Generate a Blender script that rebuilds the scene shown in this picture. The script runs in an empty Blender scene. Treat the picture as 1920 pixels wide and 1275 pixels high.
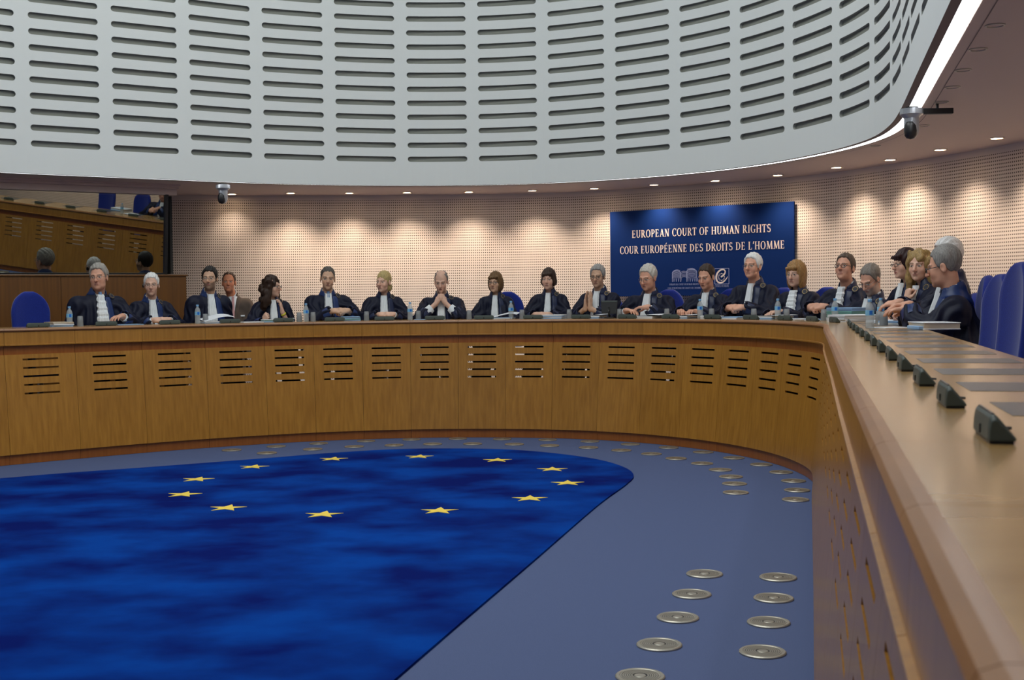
import bpy, math, random
import numpy as np
from mathutils import Vector, Matrix

SC = bpy.context.scene
COL = SC.collection
random.seed(7)
rng = np.random.default_rng(7)

# ------------------------------------------------------------------ camera
EYE = 1.5
cam_d = bpy.data.cameras.new('camera'); cam = bpy.data.objects.new('camera', cam_d); COL.objects.link(cam)
cam_d.sensor_width = 36; cam_d.lens = 2314 / 1920 * 36
cam_d.clip_start = .05; cam_d.clip_end = 200
cam_d.dof.use_dof = True; cam_d.dof.focus_distance = 13.0; cam_d.dof.aperture_fstop = 9.0
cam.location = (0, 0, EYE)
cam.rotation_mode = 'XYZ'
cam.matrix_world = Matrix.Translation((0, 0, EYE)) @ Matrix.Rotation(math.pi / 2 - .0345, 4, 'X') @ Matrix.Rotation(-.0114, 4, 'Z')
SC.camera = cam

# ------------------------------------------------------------------ world, exposure, big lights
w = bpy.data.worlds.new('world'); SC.world = w; w.use_nodes = True
w.node_tree.nodes['Background'].inputs[0].default_value = (.55, .6, .68, 1)
w.node_tree.nodes['Background'].inputs[1].default_value = .1
SC.view_settings.view_transform = 'Standard'
SC.view_settings.look = 'None'
SC.view_settings.exposure = -0.08
SC.view_settings.gamma = 1.0
SC.view_settings.use_curve_mapping = False

def area_light(name, loc, rot, size, energy, color, shape='DISK'):
    l = bpy.data.lights.new(name, 'AREA'); l.shape = shape; l.size = size; l.energy = energy; l.color = color
    o = bpy.data.objects.new(name, l); COL.objects.link(o); o.location = loc; o.rotation_euler = rot
    return o
SKY = area_light('skylight', (-1.6, 8.0, 8.6), (0, 0, 0), 7.0, 470, (.955, 1., .965))
FRONT = area_light('court_ceiling_light', (-1.5, 3.0, 8.4), (0, 0, 0), 4.0, 150, (.955, 1., .965))

# ------------------------------------------------------------------ materials
def mat(name, base, rough=.6, metal=0., spec=.5, emit=None, estr=0., coat=0., alpha=1., sheen=0.):
    m = bpy.data.materials.new(name); m.use_nodes = True
    b = m.node_tree.nodes['Principled BSDF']
    b.inputs['Base Color'].default_value = (*base, 1)
    b.inputs['Roughness'].default_value = rough
    b.inputs['Metallic'].default_value = metal
    b.inputs['Specular IOR Level'].default_value = spec
    b.inputs['Coat Weight'].default_value = coat
    b.inputs['Sheen Weight'].default_value = sheen
    b.inputs['Alpha'].default_value = alpha
    if emit:
        b.inputs['Emission Color'].default_value = (*emit, 1); b.inputs['Emission Strength'].default_value = estr
    return m
def srgb(r, g, b):
    f = lambda c: (c / 255 / 12.92) if c <= 10 else ((c / 255 + .055) / 1.055) ** 2.4
    return (f(r), f(g), f(b))
def nn(m, t, **k):
    n = m.node_tree.nodes.new(t)
    for a, v in k.items(): setattr(n, a, v)
    return n
def lk(m, a, b): m.node_tree.links.new(a, b)
def bsdf(m): return m.node_tree.nodes['Principled BSDF']
def noise_color(m, c1, c2, scale=(1, 1, 1), nscale=1., detail=4., lo=.35, hi=.65, coord='Object', rnd=0.):
    tc = nn(m, 'ShaderNodeTexCoord'); mp = nn(m, 'ShaderNodeMapping'); nz = nn(m, 'ShaderNodeTexNoise'); cr = nn(m, 'ShaderNodeValToRGB')
    mp.inputs['Scale'].default_value = scale
    nz.inputs['Scale'].default_value = nscale; nz.inputs['Detail'].default_value = detail
    cr.color_ramp.elements[0].position = lo; cr.color_ramp.elements[1].position = hi
    cr.color_ramp.elements[0].color = (*c1, 1); cr.color_ramp.elements[1].color = (*c2, 1)
    lk(m, tc.outputs[coord], mp.inputs[0]); lk(m, mp.outputs[0], nz.inputs[0]); lk(m, nz.outputs[0], cr.inputs[0])
    out = cr.outputs[0]
    if rnd:
        oi = nn(m, 'ShaderNodeObjectInfo'); mr = nn(m, 'ShaderNodeMapRange')
        mr.inputs[3].default_value = 1 - rnd; mr.inputs[4].default_value = 1 + rnd
        mx = nn(m, 'ShaderNodeVectorMath', operation='SCALE')
        lk(m, oi.outputs['Random'], mr.inputs[0]); lk(m, out, mx.inputs[0]); lk(m, mr.outputs[0], mx.inputs['Scale'])
        out = mx.outputs[0]
    lk(m, out, bsdf(m).inputs['Base Color'])
    return nz, cr
def wood(name, c1, c2, rough=.35, scale=(38, 38, 1.1), coat=.15, rnd=.05):
    m = mat(name, c1, rough, coat=coat)
    bsdf(m).inputs['Coat Roughness'].default_value = .12
    noise_color(m, c1, c2, scale, 1.0, 5., .3, .7, rnd=rnd)
    return m
M = {}
M['panel'] = wood('oak_veneer', srgb(158, 106, 38), srgb(180, 126, 50), .3)
M['fascia'] = wood('oak_fascia', srgb(160, 108, 42), srgb(180, 126, 54), .28)
M['rail'] = wood('cherry_rail', srgb(144, 80, 28), srgb(160, 94, 38), .4)
M['nosing'] = wood('nosing_wood', srgb(138, 90, 46), srgb(160, 108, 58), .34, (3, 3, 30), .08)
M['top'] = wood('worktop_veneer', srgb(170, 132, 82), srgb(188, 150, 98), .20, (2.2, 9, 9), .35, 0)
M['inlay'] = mat('grey_inlay', srgb(84, 86, 88), .3)
M['booth'] = wood('dark_oak', srgb(96, 58, 14), srgb(116, 72, 20), .45)
M['plaster'] = mat('drum_plaster', (.79, .82, .81), .75)
M['felt'] = mat('slot_felt', (.25, .26, .23), .95)
M['felt_edge'] = mat('slot_reveal', (.34, .35, .33), .9)
M['soffit'] = mat('soffit_paint', (.60, .48, .41), .7)
M['light_strip'] = mat('tube_diffuser', (.9, .9, .9), .5, emit=(.93, .97, 1.), estr=5.0)
M['lip'] = mat('brown_lip', (.16, .12, .11), .7)
M['black'] = mat('black_plastic', (.012, .012, .013), .4)
M['steel'] = mat('brushed_steel', (.45, .42, .36), .38, .75)
M['carpet'] = mat('blue_grey_carpet', (.1, .12, .2), .95, spec=.1)
noise_color(M['carpet'], srgb(76, 88, 124), srgb(94, 106, 144), (1, 1, 1), 420., 2., .3, .7)
M['rug'] = mat('blue_rug', (.0, .03, .2), .95, spec=.05)
_nz, _cr = noise_color(M['rug'], srgb(0, 22, 98), srgb(0, 62, 152), (.9, 1.1, 1), 1.6, 9., .37, .65)
M['star'] = mat('yellow_pile', srgb(246, 214, 96), .9, spec=.1)
M['concrete'] = mat('ceiling_paint', (.75, .77, .78), .8)
M['glass_dark'] = None

def wall_material():
    m = mat('perforated_panel', (.7, .6, .5), .7, spec=.2)
    uv = nn(m, 'ShaderNodeUVMap'); sp = nn(m, 'ShaderNodeSeparateXYZ'); lk(m, uv.outputs[0], sp.inputs[0])
    res = []
    for o, pitch, half in ((0, .0293 * .9, .22), (1, .0365 * .9, .20)):
        d = nn(m, 'ShaderNodeMath', operation='DIVIDE'); d.inputs[1].default_value = pitch; lk(m, sp.outputs[o], d.inputs[0])
        f = nn(m, 'ShaderNodeMath', operation='FRACT'); lk(m, d.outputs[0], f.inputs[0])
        s = nn(m, 'ShaderNodeMath', operation='SUBTRACT'); s.inputs[1].default_value = .5; lk(m, f.outputs[0], s.inputs[0])
        a = nn(m, 'ShaderNodeMath', operation='ABSOLUTE'); lk(m, s.outputs[0], a.inputs[0])
        c = nn(m, 'ShaderNodeMath', operation='LESS_THAN'); c.inputs[1].default_value = half; lk(m, a.outputs[0], c.inputs[0])
        res.append(c.outputs[0])
    top = nn(m, 'ShaderNodeMath', operation='LESS_THAN'); top.inputs[1].default_value = 1.5 + 1.42 * .9; lk(m, sp.outputs[1], top.inputs[0])
    mu = nn(m, 'ShaderNodeMath', operation='MULTIPLY'); lk(m, res[0], mu.inputs[0]); lk(m, res[1], mu.inputs[1])
    mu2 = nn(m, 'ShaderNodeMath', operation='MULTIPLY'); lk(m, mu.outputs[0], mu2.inputs[0]); lk(m, top.outputs[0], mu2.inputs[1])
    mx = nn(m, 'ShaderNodeMix', data_type='RGBA')
    mx.inputs[6].default_value = (.78, .69, .61, 1); mx.inputs[7].default_value = (.07, .045, .03, 1)
    lk(m, mu2.outputs[0], mx.inputs[0]); lk(m, mx.outputs[2], bsdf(m).inputs['Base Color'])
    return m
M['wall'] = wall_material()

# ------------------------------------------------------------------ mesh helpers
class MB:
    def __init__(s): s.v = []; s.f = []; s.uv = None
    def add(s, vs, fs):
        o = len(s.v); s.v += [tuple(map(float, q)) for q in vs]; s.f += [tuple(i + o for i in f) for f in fs]
    def box(s, c, size, rot=None):
        hx, hy, hz = [a / 2 for a in size]
        vs = [Vector((x, y, z)) for x in (-hx, hx) for y in (-hy, hy) for z in (-hz, hz)]
        if rot is not None: vs = [rot @ q for q in vs]
        c = Vector(c)
        s.add([q + c for q in vs], [(0, 1, 3, 2), (4, 6, 7, 5), (0, 4, 5, 1), (2, 3, 7, 6), (0, 2, 6, 4), (1, 5, 7, 3)])
    def lathe(s, prof, n=20, c=(0, 0, 0), rot=None, cap=True):
        vs = []
        for r, z in prof:
            for i in range(n):
                a = 2 * math.pi * i / n; q = Vector((r * math.cos(a), r * math.sin(a), z))
                if rot is not None: q = rot @ q
                vs.append(q + Vector(c))
        fs = []
        for j in range(len(prof) - 1):
            for i in range(n):
                k = (i + 1) % n; fs.append((j * n + i, j * n + k, (j + 1) * n + k, (j + 1) * n + i))
        if cap:
            fs.append(tuple(reversed(range(n)))); fs.append(tuple(range((len(prof) - 1) * n, len(prof) * n)))
        s.add(vs, fs)
    def tube(s, pts, r, n=8, closed=False):
        pts = [Vector(p) for p in pts]; vs = []; m = len(pts)
        rr = r if isinstance(r, (list, tuple)) else [r] * m
        up = Vector((0, 0, 1))
        for i, p in enumerate(pts):
            if closed: t = pts[(i + 1) % m] - pts[i - 1]
            else: t = pts[min(i + 1, m - 1)] - pts[max(i - 1, 0)]
            t.normalize(); a = t.cross(up)
            if a.length < .05: a = t.cross(Vector((0, 1, 0)))
            a.normalize(); b = t.cross(a)
            for k in range(n):
                an = 2 * math.pi * k / n; vs.append(p + (a * math.cos(an) + b * math.sin(an)) * rr[i])
        fs = []
        for i in range(m if closed else m - 1):
            j = (i + 1) % m
            for k in range(n):
                l = (k + 1) % n; fs.append((i * n + k, i * n + l, j * n + l, j * n + k))
        if not closed:
            fs.append(tuple(reversed(range(n)))); fs.append(tuple(range((m - 1) * n, m * n)))
        s.add(vs, fs)
    def build(s, name, m, parent=None, smooth=False, bevel=0., solid=0.):
        me = bpy.data.meshes.new(name); me.from_pydata(s.v, [], s.f); me.update()
        if smooth: me.polygons.foreach_set('use_smooth', [True] * len(me.polygons))
        o = bpy.data.objects.new(name, me); COL.objects.link(o)
        if m is not None: me.materials.append(m)
        if parent is not None: o.parent = parent
        if solid:
            q = o.modifiers.new('solid', 'SOLIDIFY'); q.thickness = abs(solid); q.offset = 1 if solid > 0 else -1
        if bevel:
            q = o.modifiers.new('bevel', 'BEVEL'); q.width = bevel; q.segments = 2; q.limit_method = 'ANGLE'
        return o
def empty(name, loc=(0, 0, 0), rz=0., scale=(1, 1, 1)):
    o = bpy.data.objects.new(name, None); COL.objects.link(o); o.location = loc; o.rotation_euler = (0, 0, rz); o.scale = scale
    o.empty_display_size = .05
    return o
def tag(o, label=None, cat=None, group=None, kind=None):
    if label: o['label'] = label
    if cat: o['category'] = cat
    if group: o['group'] = group
    if kind: o['kind'] = kind
    return o
def struct(name, mb, m, **k):
    return tag(mb.build(name, m, **k), kind='structure')
def dup(root, loc, rz=None, label=None, group=None, scale=None):
    r = root.copy(); COL.objects.link(r); r.location = loc
    if rz is not None: r.rotation_euler = (0, 0, rz)
    if scale is not None: r.scale = scale
    if label: r['label'] = label
    if group: r['group'] = group
    for ch in list(root.children):
        c = ch.copy(); COL.objects.link(c); c.parent = r
        for g in ch.children:
            d = g.copy(); COL.objects.link(d); d.parent = c
    return r

# ------------------------------------------------------------------ plan curves (metres, seen from above)
def catmull(pts, n=40):
    P = np.array(pts, float); P = np.vstack([2 * P[0] - P[1], P, 2 * P[-1] - P[-2]]); out = []
    for i in range(1, len(P) - 2):
        p0, p1, p2, p3 = P[i - 1:i + 3]
        for t in np.arange(n) / n:
            out.append(.5 * ((2 * p1) + (-p0 + p2) * t + (2 * p0 - 5 * p1 + 4 * p2 - p3) * t * t + (-p0 + 3 * p1 - 3 * p2 + p3) * t ** 3))
    out.append(P[-2]); return np.array(out)
class Curve:
    def __init__(s, pts, smooth=60, k=1.):
        q = catmull(pts) * k; d = np.r_[0, np.cumsum(np.linalg.norm(np.diff(q, axis=0), axis=1))]
        N = int(d[-1] / .02); S = np.linspace(0, d[-1], N); q = np.c_[np.interp(S, d, q[:, 0]), np.interp(S, d, q[:, 1])]
        for _ in range(smooth): q[1:-1] = (q[:-2] + 2 * q[1:-1] + q[2:]) / 4
        s.q = q; s.S = np.r_[0, np.cumsum(np.linalg.norm(np.diff(q, axis=0), axis=1))]; s.L = s.S[-1]
        t = np.gradient(q, axis=0); t /= np.linalg.norm(t, axis=1)[:, None]
        for _ in range(60): t[1:-1] = (t[:-2] + 2 * t[1:-1] + t[2:]) / 4
        s.n = np.c_[-t[:, 1], t[:, 0]]
    def at(s, u, off=0.):
        f = lambda a: np.interp(u, s.S, a)
        return np.stack([f(s.q[:, 0]) + off * f(s.n[:, 0]), f(s.q[:, 1]) + off * f(s.n[:, 1])], -1)
    def normal(s, u):
        v = np.array([np.interp(u, s.S, s.n[:, 0]), np.interp(u, s.S, s.n[:, 1])]); return v / np.linalg.norm(v)
    def sweep(s, u, prof, closed=False):
        """profile = list of (offset, z) carried along the curve"""
        vs = []; n = len(prof)
        for a in u:
            for o, z in prof:
                oo = o(a) if callable(o) else o
                p = s.at(a, oo); vs.append((p[0], p[1], z))
        fs = []
        for i in range(len(u) - 1):
            for k in range(n if closed else n - 1):
                l = (k + 1) % n
                fs.append((i * n + k, i * n + l, (i + 1) * n + l, (i + 1) * n + k))
        if closed:
            fs.append(tuple(range(n))); fs.append(tuple(reversed(range((len(u) - 1) * n, len(u) * n))))
        return vs, fs
BENCH = Curve([(-6.6, 9.3), (-5.7, 10.4), (-4.75, 11.27), (-4.19, 11.75), (-3.55, 12.25), (-2.9, 12.65), (-2.2, 12.97), (-1.5, 13.16), (-.76, 13.22), (0, 13.14), (.66, 12.95), (1.22, 12.6), (1.63, 12.2), (1.95, 11.75), (2.18, 11.25), (2.32, 10.75), (2.38, 10.2), (2.36, 9.75), (2.26, 9.28), (2.05, 8.45), (1.45, 5.95), (.97, 3.97), (.498, 2.), (.02, 0), (-.456, -2)])
DRUM = Curve([(-6.9, 13.1), (-5.75, 14.1), (-4.77, 14.75), (-3.98, 15.25), (-3.17, 15.75), (-2.33, 16.1), (-1.42, 16.33), (-.49, 16.37), (.42, 16.2), (1.27, 15.8), (2.01, 15.25), (2.63, 14.55), (3.08, 13.7), (3.37, 12.8), (3.47, 11.95), (3.40, 11.15), (3.22, 10.25), (2.79, 8.5), (2.45, 7.12), (2.26, 6.35), (1.77, 4.35), (.69, 0), (.2, -2)], k=.9)
WALL = Curve([(-8.8, 14.6), (-6.9, 16.3), (-5.7, 17.0), (-4.77, 17.38), (-3.46, 17.66), (-1.97, 17.82), (-.44, 17.85), (.71, 17.7), (1.5, 17.36), (2.46, 16.72), (3.13, 16.23), (3.66, 15.69), (4.01, 15.19), (4.33, 14.5), (4.64, 13.77), (4.9, 13.04), (5.12, 12.3), (5.5, 10.8), (5.6, 8.6), (4.9, 5.5), (3.9, 1.5), (3.1, -2)], k=.9)
DESK = 1.264; DAIS = .388; SOF = 1.5 + 1.49 * .9
def eoff(u): return .090      # how far the desk edge sits behind the foot of the panels

# ------------------------------------------------------------------ room shell
fl = MB(); fl.box((-2.5, 8, -.05), (24, 24, .1)); struct('floor', fl, M['carpet'])
ds = MB(); u = np.arange(0, BENCH.L, .15); ds.add(*BENCH.sweep(u, [(.2, 0.001), (.2, DAIS), (1.45, DAIS), (1.45, 0.001)], True)); struct('floor_dais', ds, M['carpet'])

u = np.append(np.arange(0, WALL.L, .1), WALL.L)
vs, fs = WALL.sweep(u, [(0, 0), (0, SOF + .1)]); wb = MB(); wb.add(vs, fs)
vs2, fs2 = WALL.sweep(u, [(.12, 0), (.12, SOF + .1)]); wb.add(vs2, [tuple(reversed(f)) for f in fs2])
wall = struct('wall_back', wb, M['wall'])
uvl = wall.data.uv_layers.new(name='UVMap'); S_of = np.repeat(u, 2); S_of = np.r_[S_of, S_of]
for lp in wall.data.loops:
    vi = lp.vertex_index; uvl.data[lp.index].uv = (S_of[vi], wall.data.vertices[vi].co.z)

# soffit ring between drum and wall: sample matching parameters
def ring(name, A, B, z, m, offA=0., offB=0., nA=None, th=.06):
    n = 160; ta = np.linspace(0, A.L, n); tb = np.linspace(0, B.L, n)
    pa = A.at(ta, offA); pb = B.at(tb, offB); mb = MB()
    vs = [(*p, z) for p in pa] + [(*p, z) for p in pb] + [(*p, z + th) for p in pa] + [(*p, z + th) for p in pb]
    fs = []
    for i in range(n - 1):
        fs.append((i, i + 1, n + i + 1, n + i)); fs.append((2 * n + i, 3 * n + i, 3 * n + i + 1, 2 * n + i + 1))
    mb.add(vs, fs); return struct(name, mb, m)
STRIP0, STRIP1 = .050, .142
ring('ceiling_soffit', DRUM, WALL, SOF, M['soffit'], STRIP1, .05)
uu = np.arange(0, DRUM.L, .1)
mb = MB(); mb.add(*DRUM.sweep(uu, [(-.002, SOF), (STRIP0, SOF), (STRIP0, SOF + .035)])); struct('trim_1', mb, M['lip'])
ls = MB(); ls.add(*DRUM.sweep(uu, [(STRIP0, SOF + .008), (STRIP1, SOF + .008), (STRIP1, SOF + .03), (STRIP0, SOF + .03)], True))
tag(ls.build('light_strip', M['light_strip']), 'continuous glowing white light strip curving below the slotted drum', 'ceiling light')
sm = MB(); sm.add(*DRUM.sweep(uu, [(.205, SOF - .0015), (.211, SOF - .0015)])); struct('trim_2', sm, M['lip'])

# slotted drum
def build_drum():
    zb, zt = SOF, 6.1
    pitch, s0, slen = .9385 * .9, 1.82 * .9, .785 * .9
    row0, rp, sh = 1.5 + 259 / 2314 * 16.4 * .9, .1835 * .9, .070 * .9
    nrow = 16
    V = []; F = []; Fm = []
    def P(s_, z, d=0.): 
        p = DRUM.at(s_, d); V.append((p[0], p[1], z)); return len(V) - 1
    def strip(sa, sb, za, zb_):
        n = max(1, int(math.ceil((sb - sa) / .16))); ss = np.linspace(sa, sb, n + 1)
        lo = [P(a, za) for a in ss]; hi = [P(a, zb_) for a in ss]
        for i in range(n): F.append((lo[i], lo[i + 1], hi[i + 1], hi[i])); Fm.append(0)
    ncol = int((DRUM.L - s0) / pitch) + 1
    zlow = row0 - rp / 2; ztop = zlow + nrow * rp
    strip(0, DRUM.L, zb, zlow); strip(0, DRUM.L, ztop, zt)
    strip(0, s0 - pitch - (pitch - slen) / 2, zlow, ztop) if s0 - pitch > 0 else None
    starts = [s0 + pitch * k for k in range(-1, ncol)]
    first = starts[0] - (pitch - slen) / 2
    last = 0
    for st in starts:
        ca, cb = st - (pitch - slen) / 2, st + slen + (pitch - slen) / 2
        if cb > DRUM.L: break
        last = cb
        for r in range(nrow):
            z0 = zlow + r * rp; zc = z0 + rp / 2; R = sh / 2
            # hole loop (counter clockwise), matched with outer loop
            hole = []; outer = []
            a, b = st + R, st + slen - R
            m = 6
            xs = np.linspace(a, b, m + 1)
            for x in xs: hole.append((x, zc - R)); outer.append((x, z0))
            for k, an in enumerate((-60, -30, 0, 30, 60)):
                an = math.radians(an); hole.append((b + R * math.cos(an), zc + R * math.sin(an)))
                outer.append([(cb, z0), (cb, z0 + rp * .3), (cb, zc), (cb, z0 + rp * .7), (cb, z0 + rp)][k])
            for x in xs[::-1]: hole.append((x, zc + R)); outer.append((x, z0 + rp))
            for k, an in enumerate((120, 150, 180, 210, 240)):
                an = math.radians(an); hole.append((a + R * math.cos(an), zc + R * math.sin(an)))
                outer.append([(ca, z0 + rp), (ca, z0 + rp * .7), (ca, zc), (ca, z0 + rp * .3), (ca, z0)][k])
            hi = [P(*q) for q in hole]; oi = [P(*q) for q in outer]; bi = [P(q[0], q[1], .034) for q in hole]
            n = len(hi)
            for i in range(n):
                j = (i + 1) % n
                F.append((oi[i], oi[j], hi[j], hi[i])); Fm.append(0)
                F.append((hi[i], hi[j], bi[j], bi[i])); Fm.append(1)
            F.append(tuple(bi)); Fm.append(2)
    if last < DRUM.L: strip(last, DRUM.L, zlow, ztop)
    me = bpy.data.meshes.new('wall_drum'); me.from_pydata(V, [], F); me.update()
    for k in ('plaster', 'felt_edge', 'felt'): me.materials.append(M[k])
    me.polygons.foreach_set('material_index', Fm)
    o = bpy.data.objects.new('wall_drum', me); COL.objects.link(o); tag(o, kind='structure')
    # back face of the drum (closes the plenum) 
    mb = MB(); mb.add(*DRUM.sweep(uu, [(.09, SOF + .06), (.09, zt)])); struct('wall_drum_outer', mb, M['felt'])
build_drum()
# upper closure of the drum: upstand and ceiling
mb = MB(); mb.add(*DRUM.sweep(uu, [(0, 6.1), (0, 9.0)])); struct('wall_upper', mb, M['concrete'])
mb = MB(); mb.box((-2.5, 8, 9.05), (24, 24, .1)); struct('ceiling', mb, M['concrete'])
for nm, c, sz in (('wall_left', (-13, 8, 4.5), (.1, 24, 9)), ('wall_front', (-2.5, -3.5, 4.5), (24, .1, 9))):
    mb = MB(); mb.box(c, sz); struct(nm, mb, M['concrete'])

# ------------------------------------------------------------------ the judges' bench: one unit per panel, a continuous worktop
seams = [.24, .87, 1.53, 2.19, 2.849, 3.509, 4.169, 4.804, 5.415]
while seams[-1] < 11.9: seams.append(seams[-1] + .5055)
while seams[-1] < BENCH.L - .6: seams.append(seams[-1] + .612)
UNIT_AT = {}   # filled by the person table further down: labels of the units
def bench_unit(i, a, b):
    g = .0013; a += g; b -= g
    root = empty('bench_unit', (0, 0, 0))
    n = 6; u = list(np.linspace(a, b, n + 1))
    m = MB(); m.add(*BENCH.sweep(u, [(lambda q: eoff(q) + .012, DESK - .03), (lambda q: eoff(q) + .004, DESK - .035), (lambda q: eoff(q) - .001, DESK - .149), (lambda q: eoff(q) - .012, DESK - .151), (lambda q: eoff(q) - .012, DESK - .162), (lambda q: eoff(q) + .022, DESK - .162), (lambda q: eoff(q) + .022, DESK - .03)], True))
    m.build('fascia', M['fascia'], root)
    m = MB(); m.add(*BENCH.sweep(u, [(lambda q: eoff(q) + .022, DESK - .158), (lambda q: eoff(q) + .022, 1.005), (lambda q: eoff(q) + .04, 1.005), (lambda q: eoff(q) + .04, DESK - .158)], True))
    m.build('recessed_rail', M['rail'], root)
    # sloping front panel with five slots
    z0, z1 = .095, 1.018
    mid = (a + b) / 2; hw = .152 if (b - a) < .56 else .165
    if a > 12: hw = .165
    us = [a, (a + mid - hw) / 2, mid - hw, mid - hw / 3, mid + hw / 3, mid + hw, (b + mid + hw) / 2, b]
    zs = [z0]
    for c in (.653, .733, .812, .891, .971): zs += [c - .0085, c + .0085]
    zs.append(z1)
    V = []; F = []
    for q in us:
        for z in zs:
            t = (z - z0) / (z1 - z0); p = BENCH.at(q, (eoff(q) + .008) * t); V.append((p[0], p[1], z))
    nz = len(zs)
    for x in range(len(us) - 1):
        for k in range(nz - 1):
            if 2 <= x <= 4 and k % 2 == 1: continue
            F.append((x * nz + k, (x + 1) * nz + k, (x + 1) * nz + k + 1, x * nz + k + 1))
    m = MB(); m.add(V, F); m.build('front_panel', M['panel'], root, solid=-.016)
    m = MB(); m.add(*BENCH.sweep(u, [(.022, 0.002), (.022, .095), (.05, .095), (.05, 0.002)], True)); m.build('plinth', M['rail'], root)
    m = MB(); p0, p1 = BENCH.at(a + .007, .135), BENCH.at(a + .007, .50); q0, q1 = BENCH.at(a - .009, .135), BENCH.at(a - .009, .50)  # unseen fin added behind the seam to stop light leaking through the gap
    m.add([(*p, z) for z in (.10, DESK - .05) for p in (p0, p1, q1, q0)], [(0, 1, 2, 3), (7, 6, 5, 4), (0, 4, 5, 1), (1, 5, 6, 2), (2, 6, 7, 3), (3, 7, 4, 0)]); m.build('seam_light_block', M['booth'], root)
    return root
units = []
for i in range(len(seams) - 1):
    units.append((bench_unit(i, seams[i], seams[i + 1]), (seams[i] + seams[i + 1]) / 2))

wt = empty('worktop', (0, 0, 0))
tag(wt, 'continuous polished wooden worktop curving along the whole horseshoe bench', 'worktop')
m = MB(); mn = MB(); mu = MB()
for i in range(len(seams) - 1):
    a, b = seams[i] + .001, seams[i + 1] - .001; u = list(np.linspace(a, b, 7))
    m.add(*BENCH.sweep(u, [(lambda q: eoff(q) + .030, DESK), (lambda q: eoff(q) + .63, DESK), (lambda q: eoff(q) + .63, DESK - .032), (lambda q: eoff(q) + .030, DESK - .032)], True))
    mn.add(*BENCH.sweep(u, [(lambda q: eoff(q) + .030, DESK), (lambda q: eoff(q) + .012, DESK - .001), (lambda q: eoff(q) - .003, DESK - .007), (lambda q: eoff(q) - .009, DESK - .018), (lambda q: eoff(q) - .003, DESK - .030), (lambda q: eoff(q) + .012, DESK - .034), (lambda q: eoff(q) + .030, DESK - .034)], True))
m.build('top_board', M['top'], wt); mn.build('nosing', M['nosing'], wt, smooth=False)
mk = MB(); mk.add(*BENCH.sweep(list(np.arange(seams[0], seams[-1], .1)), [(lambda q: eoff(q) + .60, DESK - .03), (lambda q: eoff(q) + .62, DESK - .03), (lambda q: eoff(q) + .62, DESK - .07), (lambda q: eoff(q) + .60, DESK - .07)], True))
mk.build('edge_rail', M['nosing'], wt)
legs = [4.169 + .6 * k for k in range(-6, 0)]
for k, s_ in enumerate(list(np.arange(1.2, 12., 2.02)) + [12.6 + 1.224 * k for k in range(9)]):      # plain legs under the worktop
    m = MB(); p = BENCH.at(s_, .5); m.lathe([(.022, DAIS), (.022, DESK - .05)], 10, (p[0], p[1], 0)); m.build('leg', M['black'], wt)

# mic units: curve positions
MIC_S = [.66, 1.3, 1.95, 2.6, 3.225, 3.879, 4.502, 5.106, 5.649, 6.167, 6.672, 7.184, 7.69, 8.202, 8.689, 9.176, 9.663, 10.169, 10.675, 11.186, 11.674, 12.185]
near = [20.56 - .615 * k for k in range(13)]
MIC_S += sorted(near)
for s_ in near:
    # writing pads let into the desk in front of every seat on the near leg
    q = s_ - .60; m = MB(); a, b = q - .15, q + .15; e = eoff(q)
    m.add(*BENCH.sweep([a, a + .1, b - .1, b], [(e + .27, DESK + .0008), (e + .27, DESK - .002), (e + .585, DESK - .002), (e + .585, DESK + .0008)], True))
    m.build('writing_pad', M['inlay'], wt)

# ------------------------------------------------------------------ floor: rug with stars, diffusers
RUG = catmull([(-6.2, 9.0), (-5.2, 9.95), (-4.36, 10.46), (-3.93, 10.73), (-3.25, 11.08), (-2.33, 11.60), (-1.78, 11.93), (-1.18, 12.17), (-.55, 12.18), (0, 12.02), (.45, 11.66), (.78, 11.22), (.96, 10.72), (1.0, 10.24), (.90, 9.76), (.60, 8.77), (.106, 6.93), (-.215, 5.75), (-.47, 4.8)], 14)
out = [tuple(p) for p in RUG] + [(-1.7, .3), (-6.6, .3), (-7.0, 7.0)]
rm = MB(); n = len(out); rm.add([(x, y, .012) for x, y in out] + [(x, y, .0005) for x, y in out], [tuple(range(n))[::-1]] + [(i, (i + 1) % n, n + (i + 1) % n, n + i) for i in range(n)])
rug = tag(rm.build('rug', M['rug']), 'large mottled deep blue rug with a ring of twelve yellow stars', 'rug')
for i in range(12):
    a = 1.4299 - i * math.pi / 6; cx, cy = -1.104 + 1.551 * math.cos(a), 10.04 + 1.551 * math.sin(a)
    pts = []
    for k in range(10):
        r = .1405 if k % 2 == 0 else .1405 * .385; b = -.043 + math.pi / 2 + k * math.pi / 5
        pts.append((cx + r * math.cos(b), cy + r * math.sin(b)))
    m = MB(); m.add([(x, y, .0145) for x, y in pts] + [(x, y, .0115) for x, y in pts] + [(cx, cy, .0145)],
                    [(k, (k + 1) % 10, 20) for k in range(10)] + [(k, 10 + k, 10 + (k + 1) % 10, (k + 1) % 10) for k in range(10)])
    m.build('star', M['star'], rug)

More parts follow.
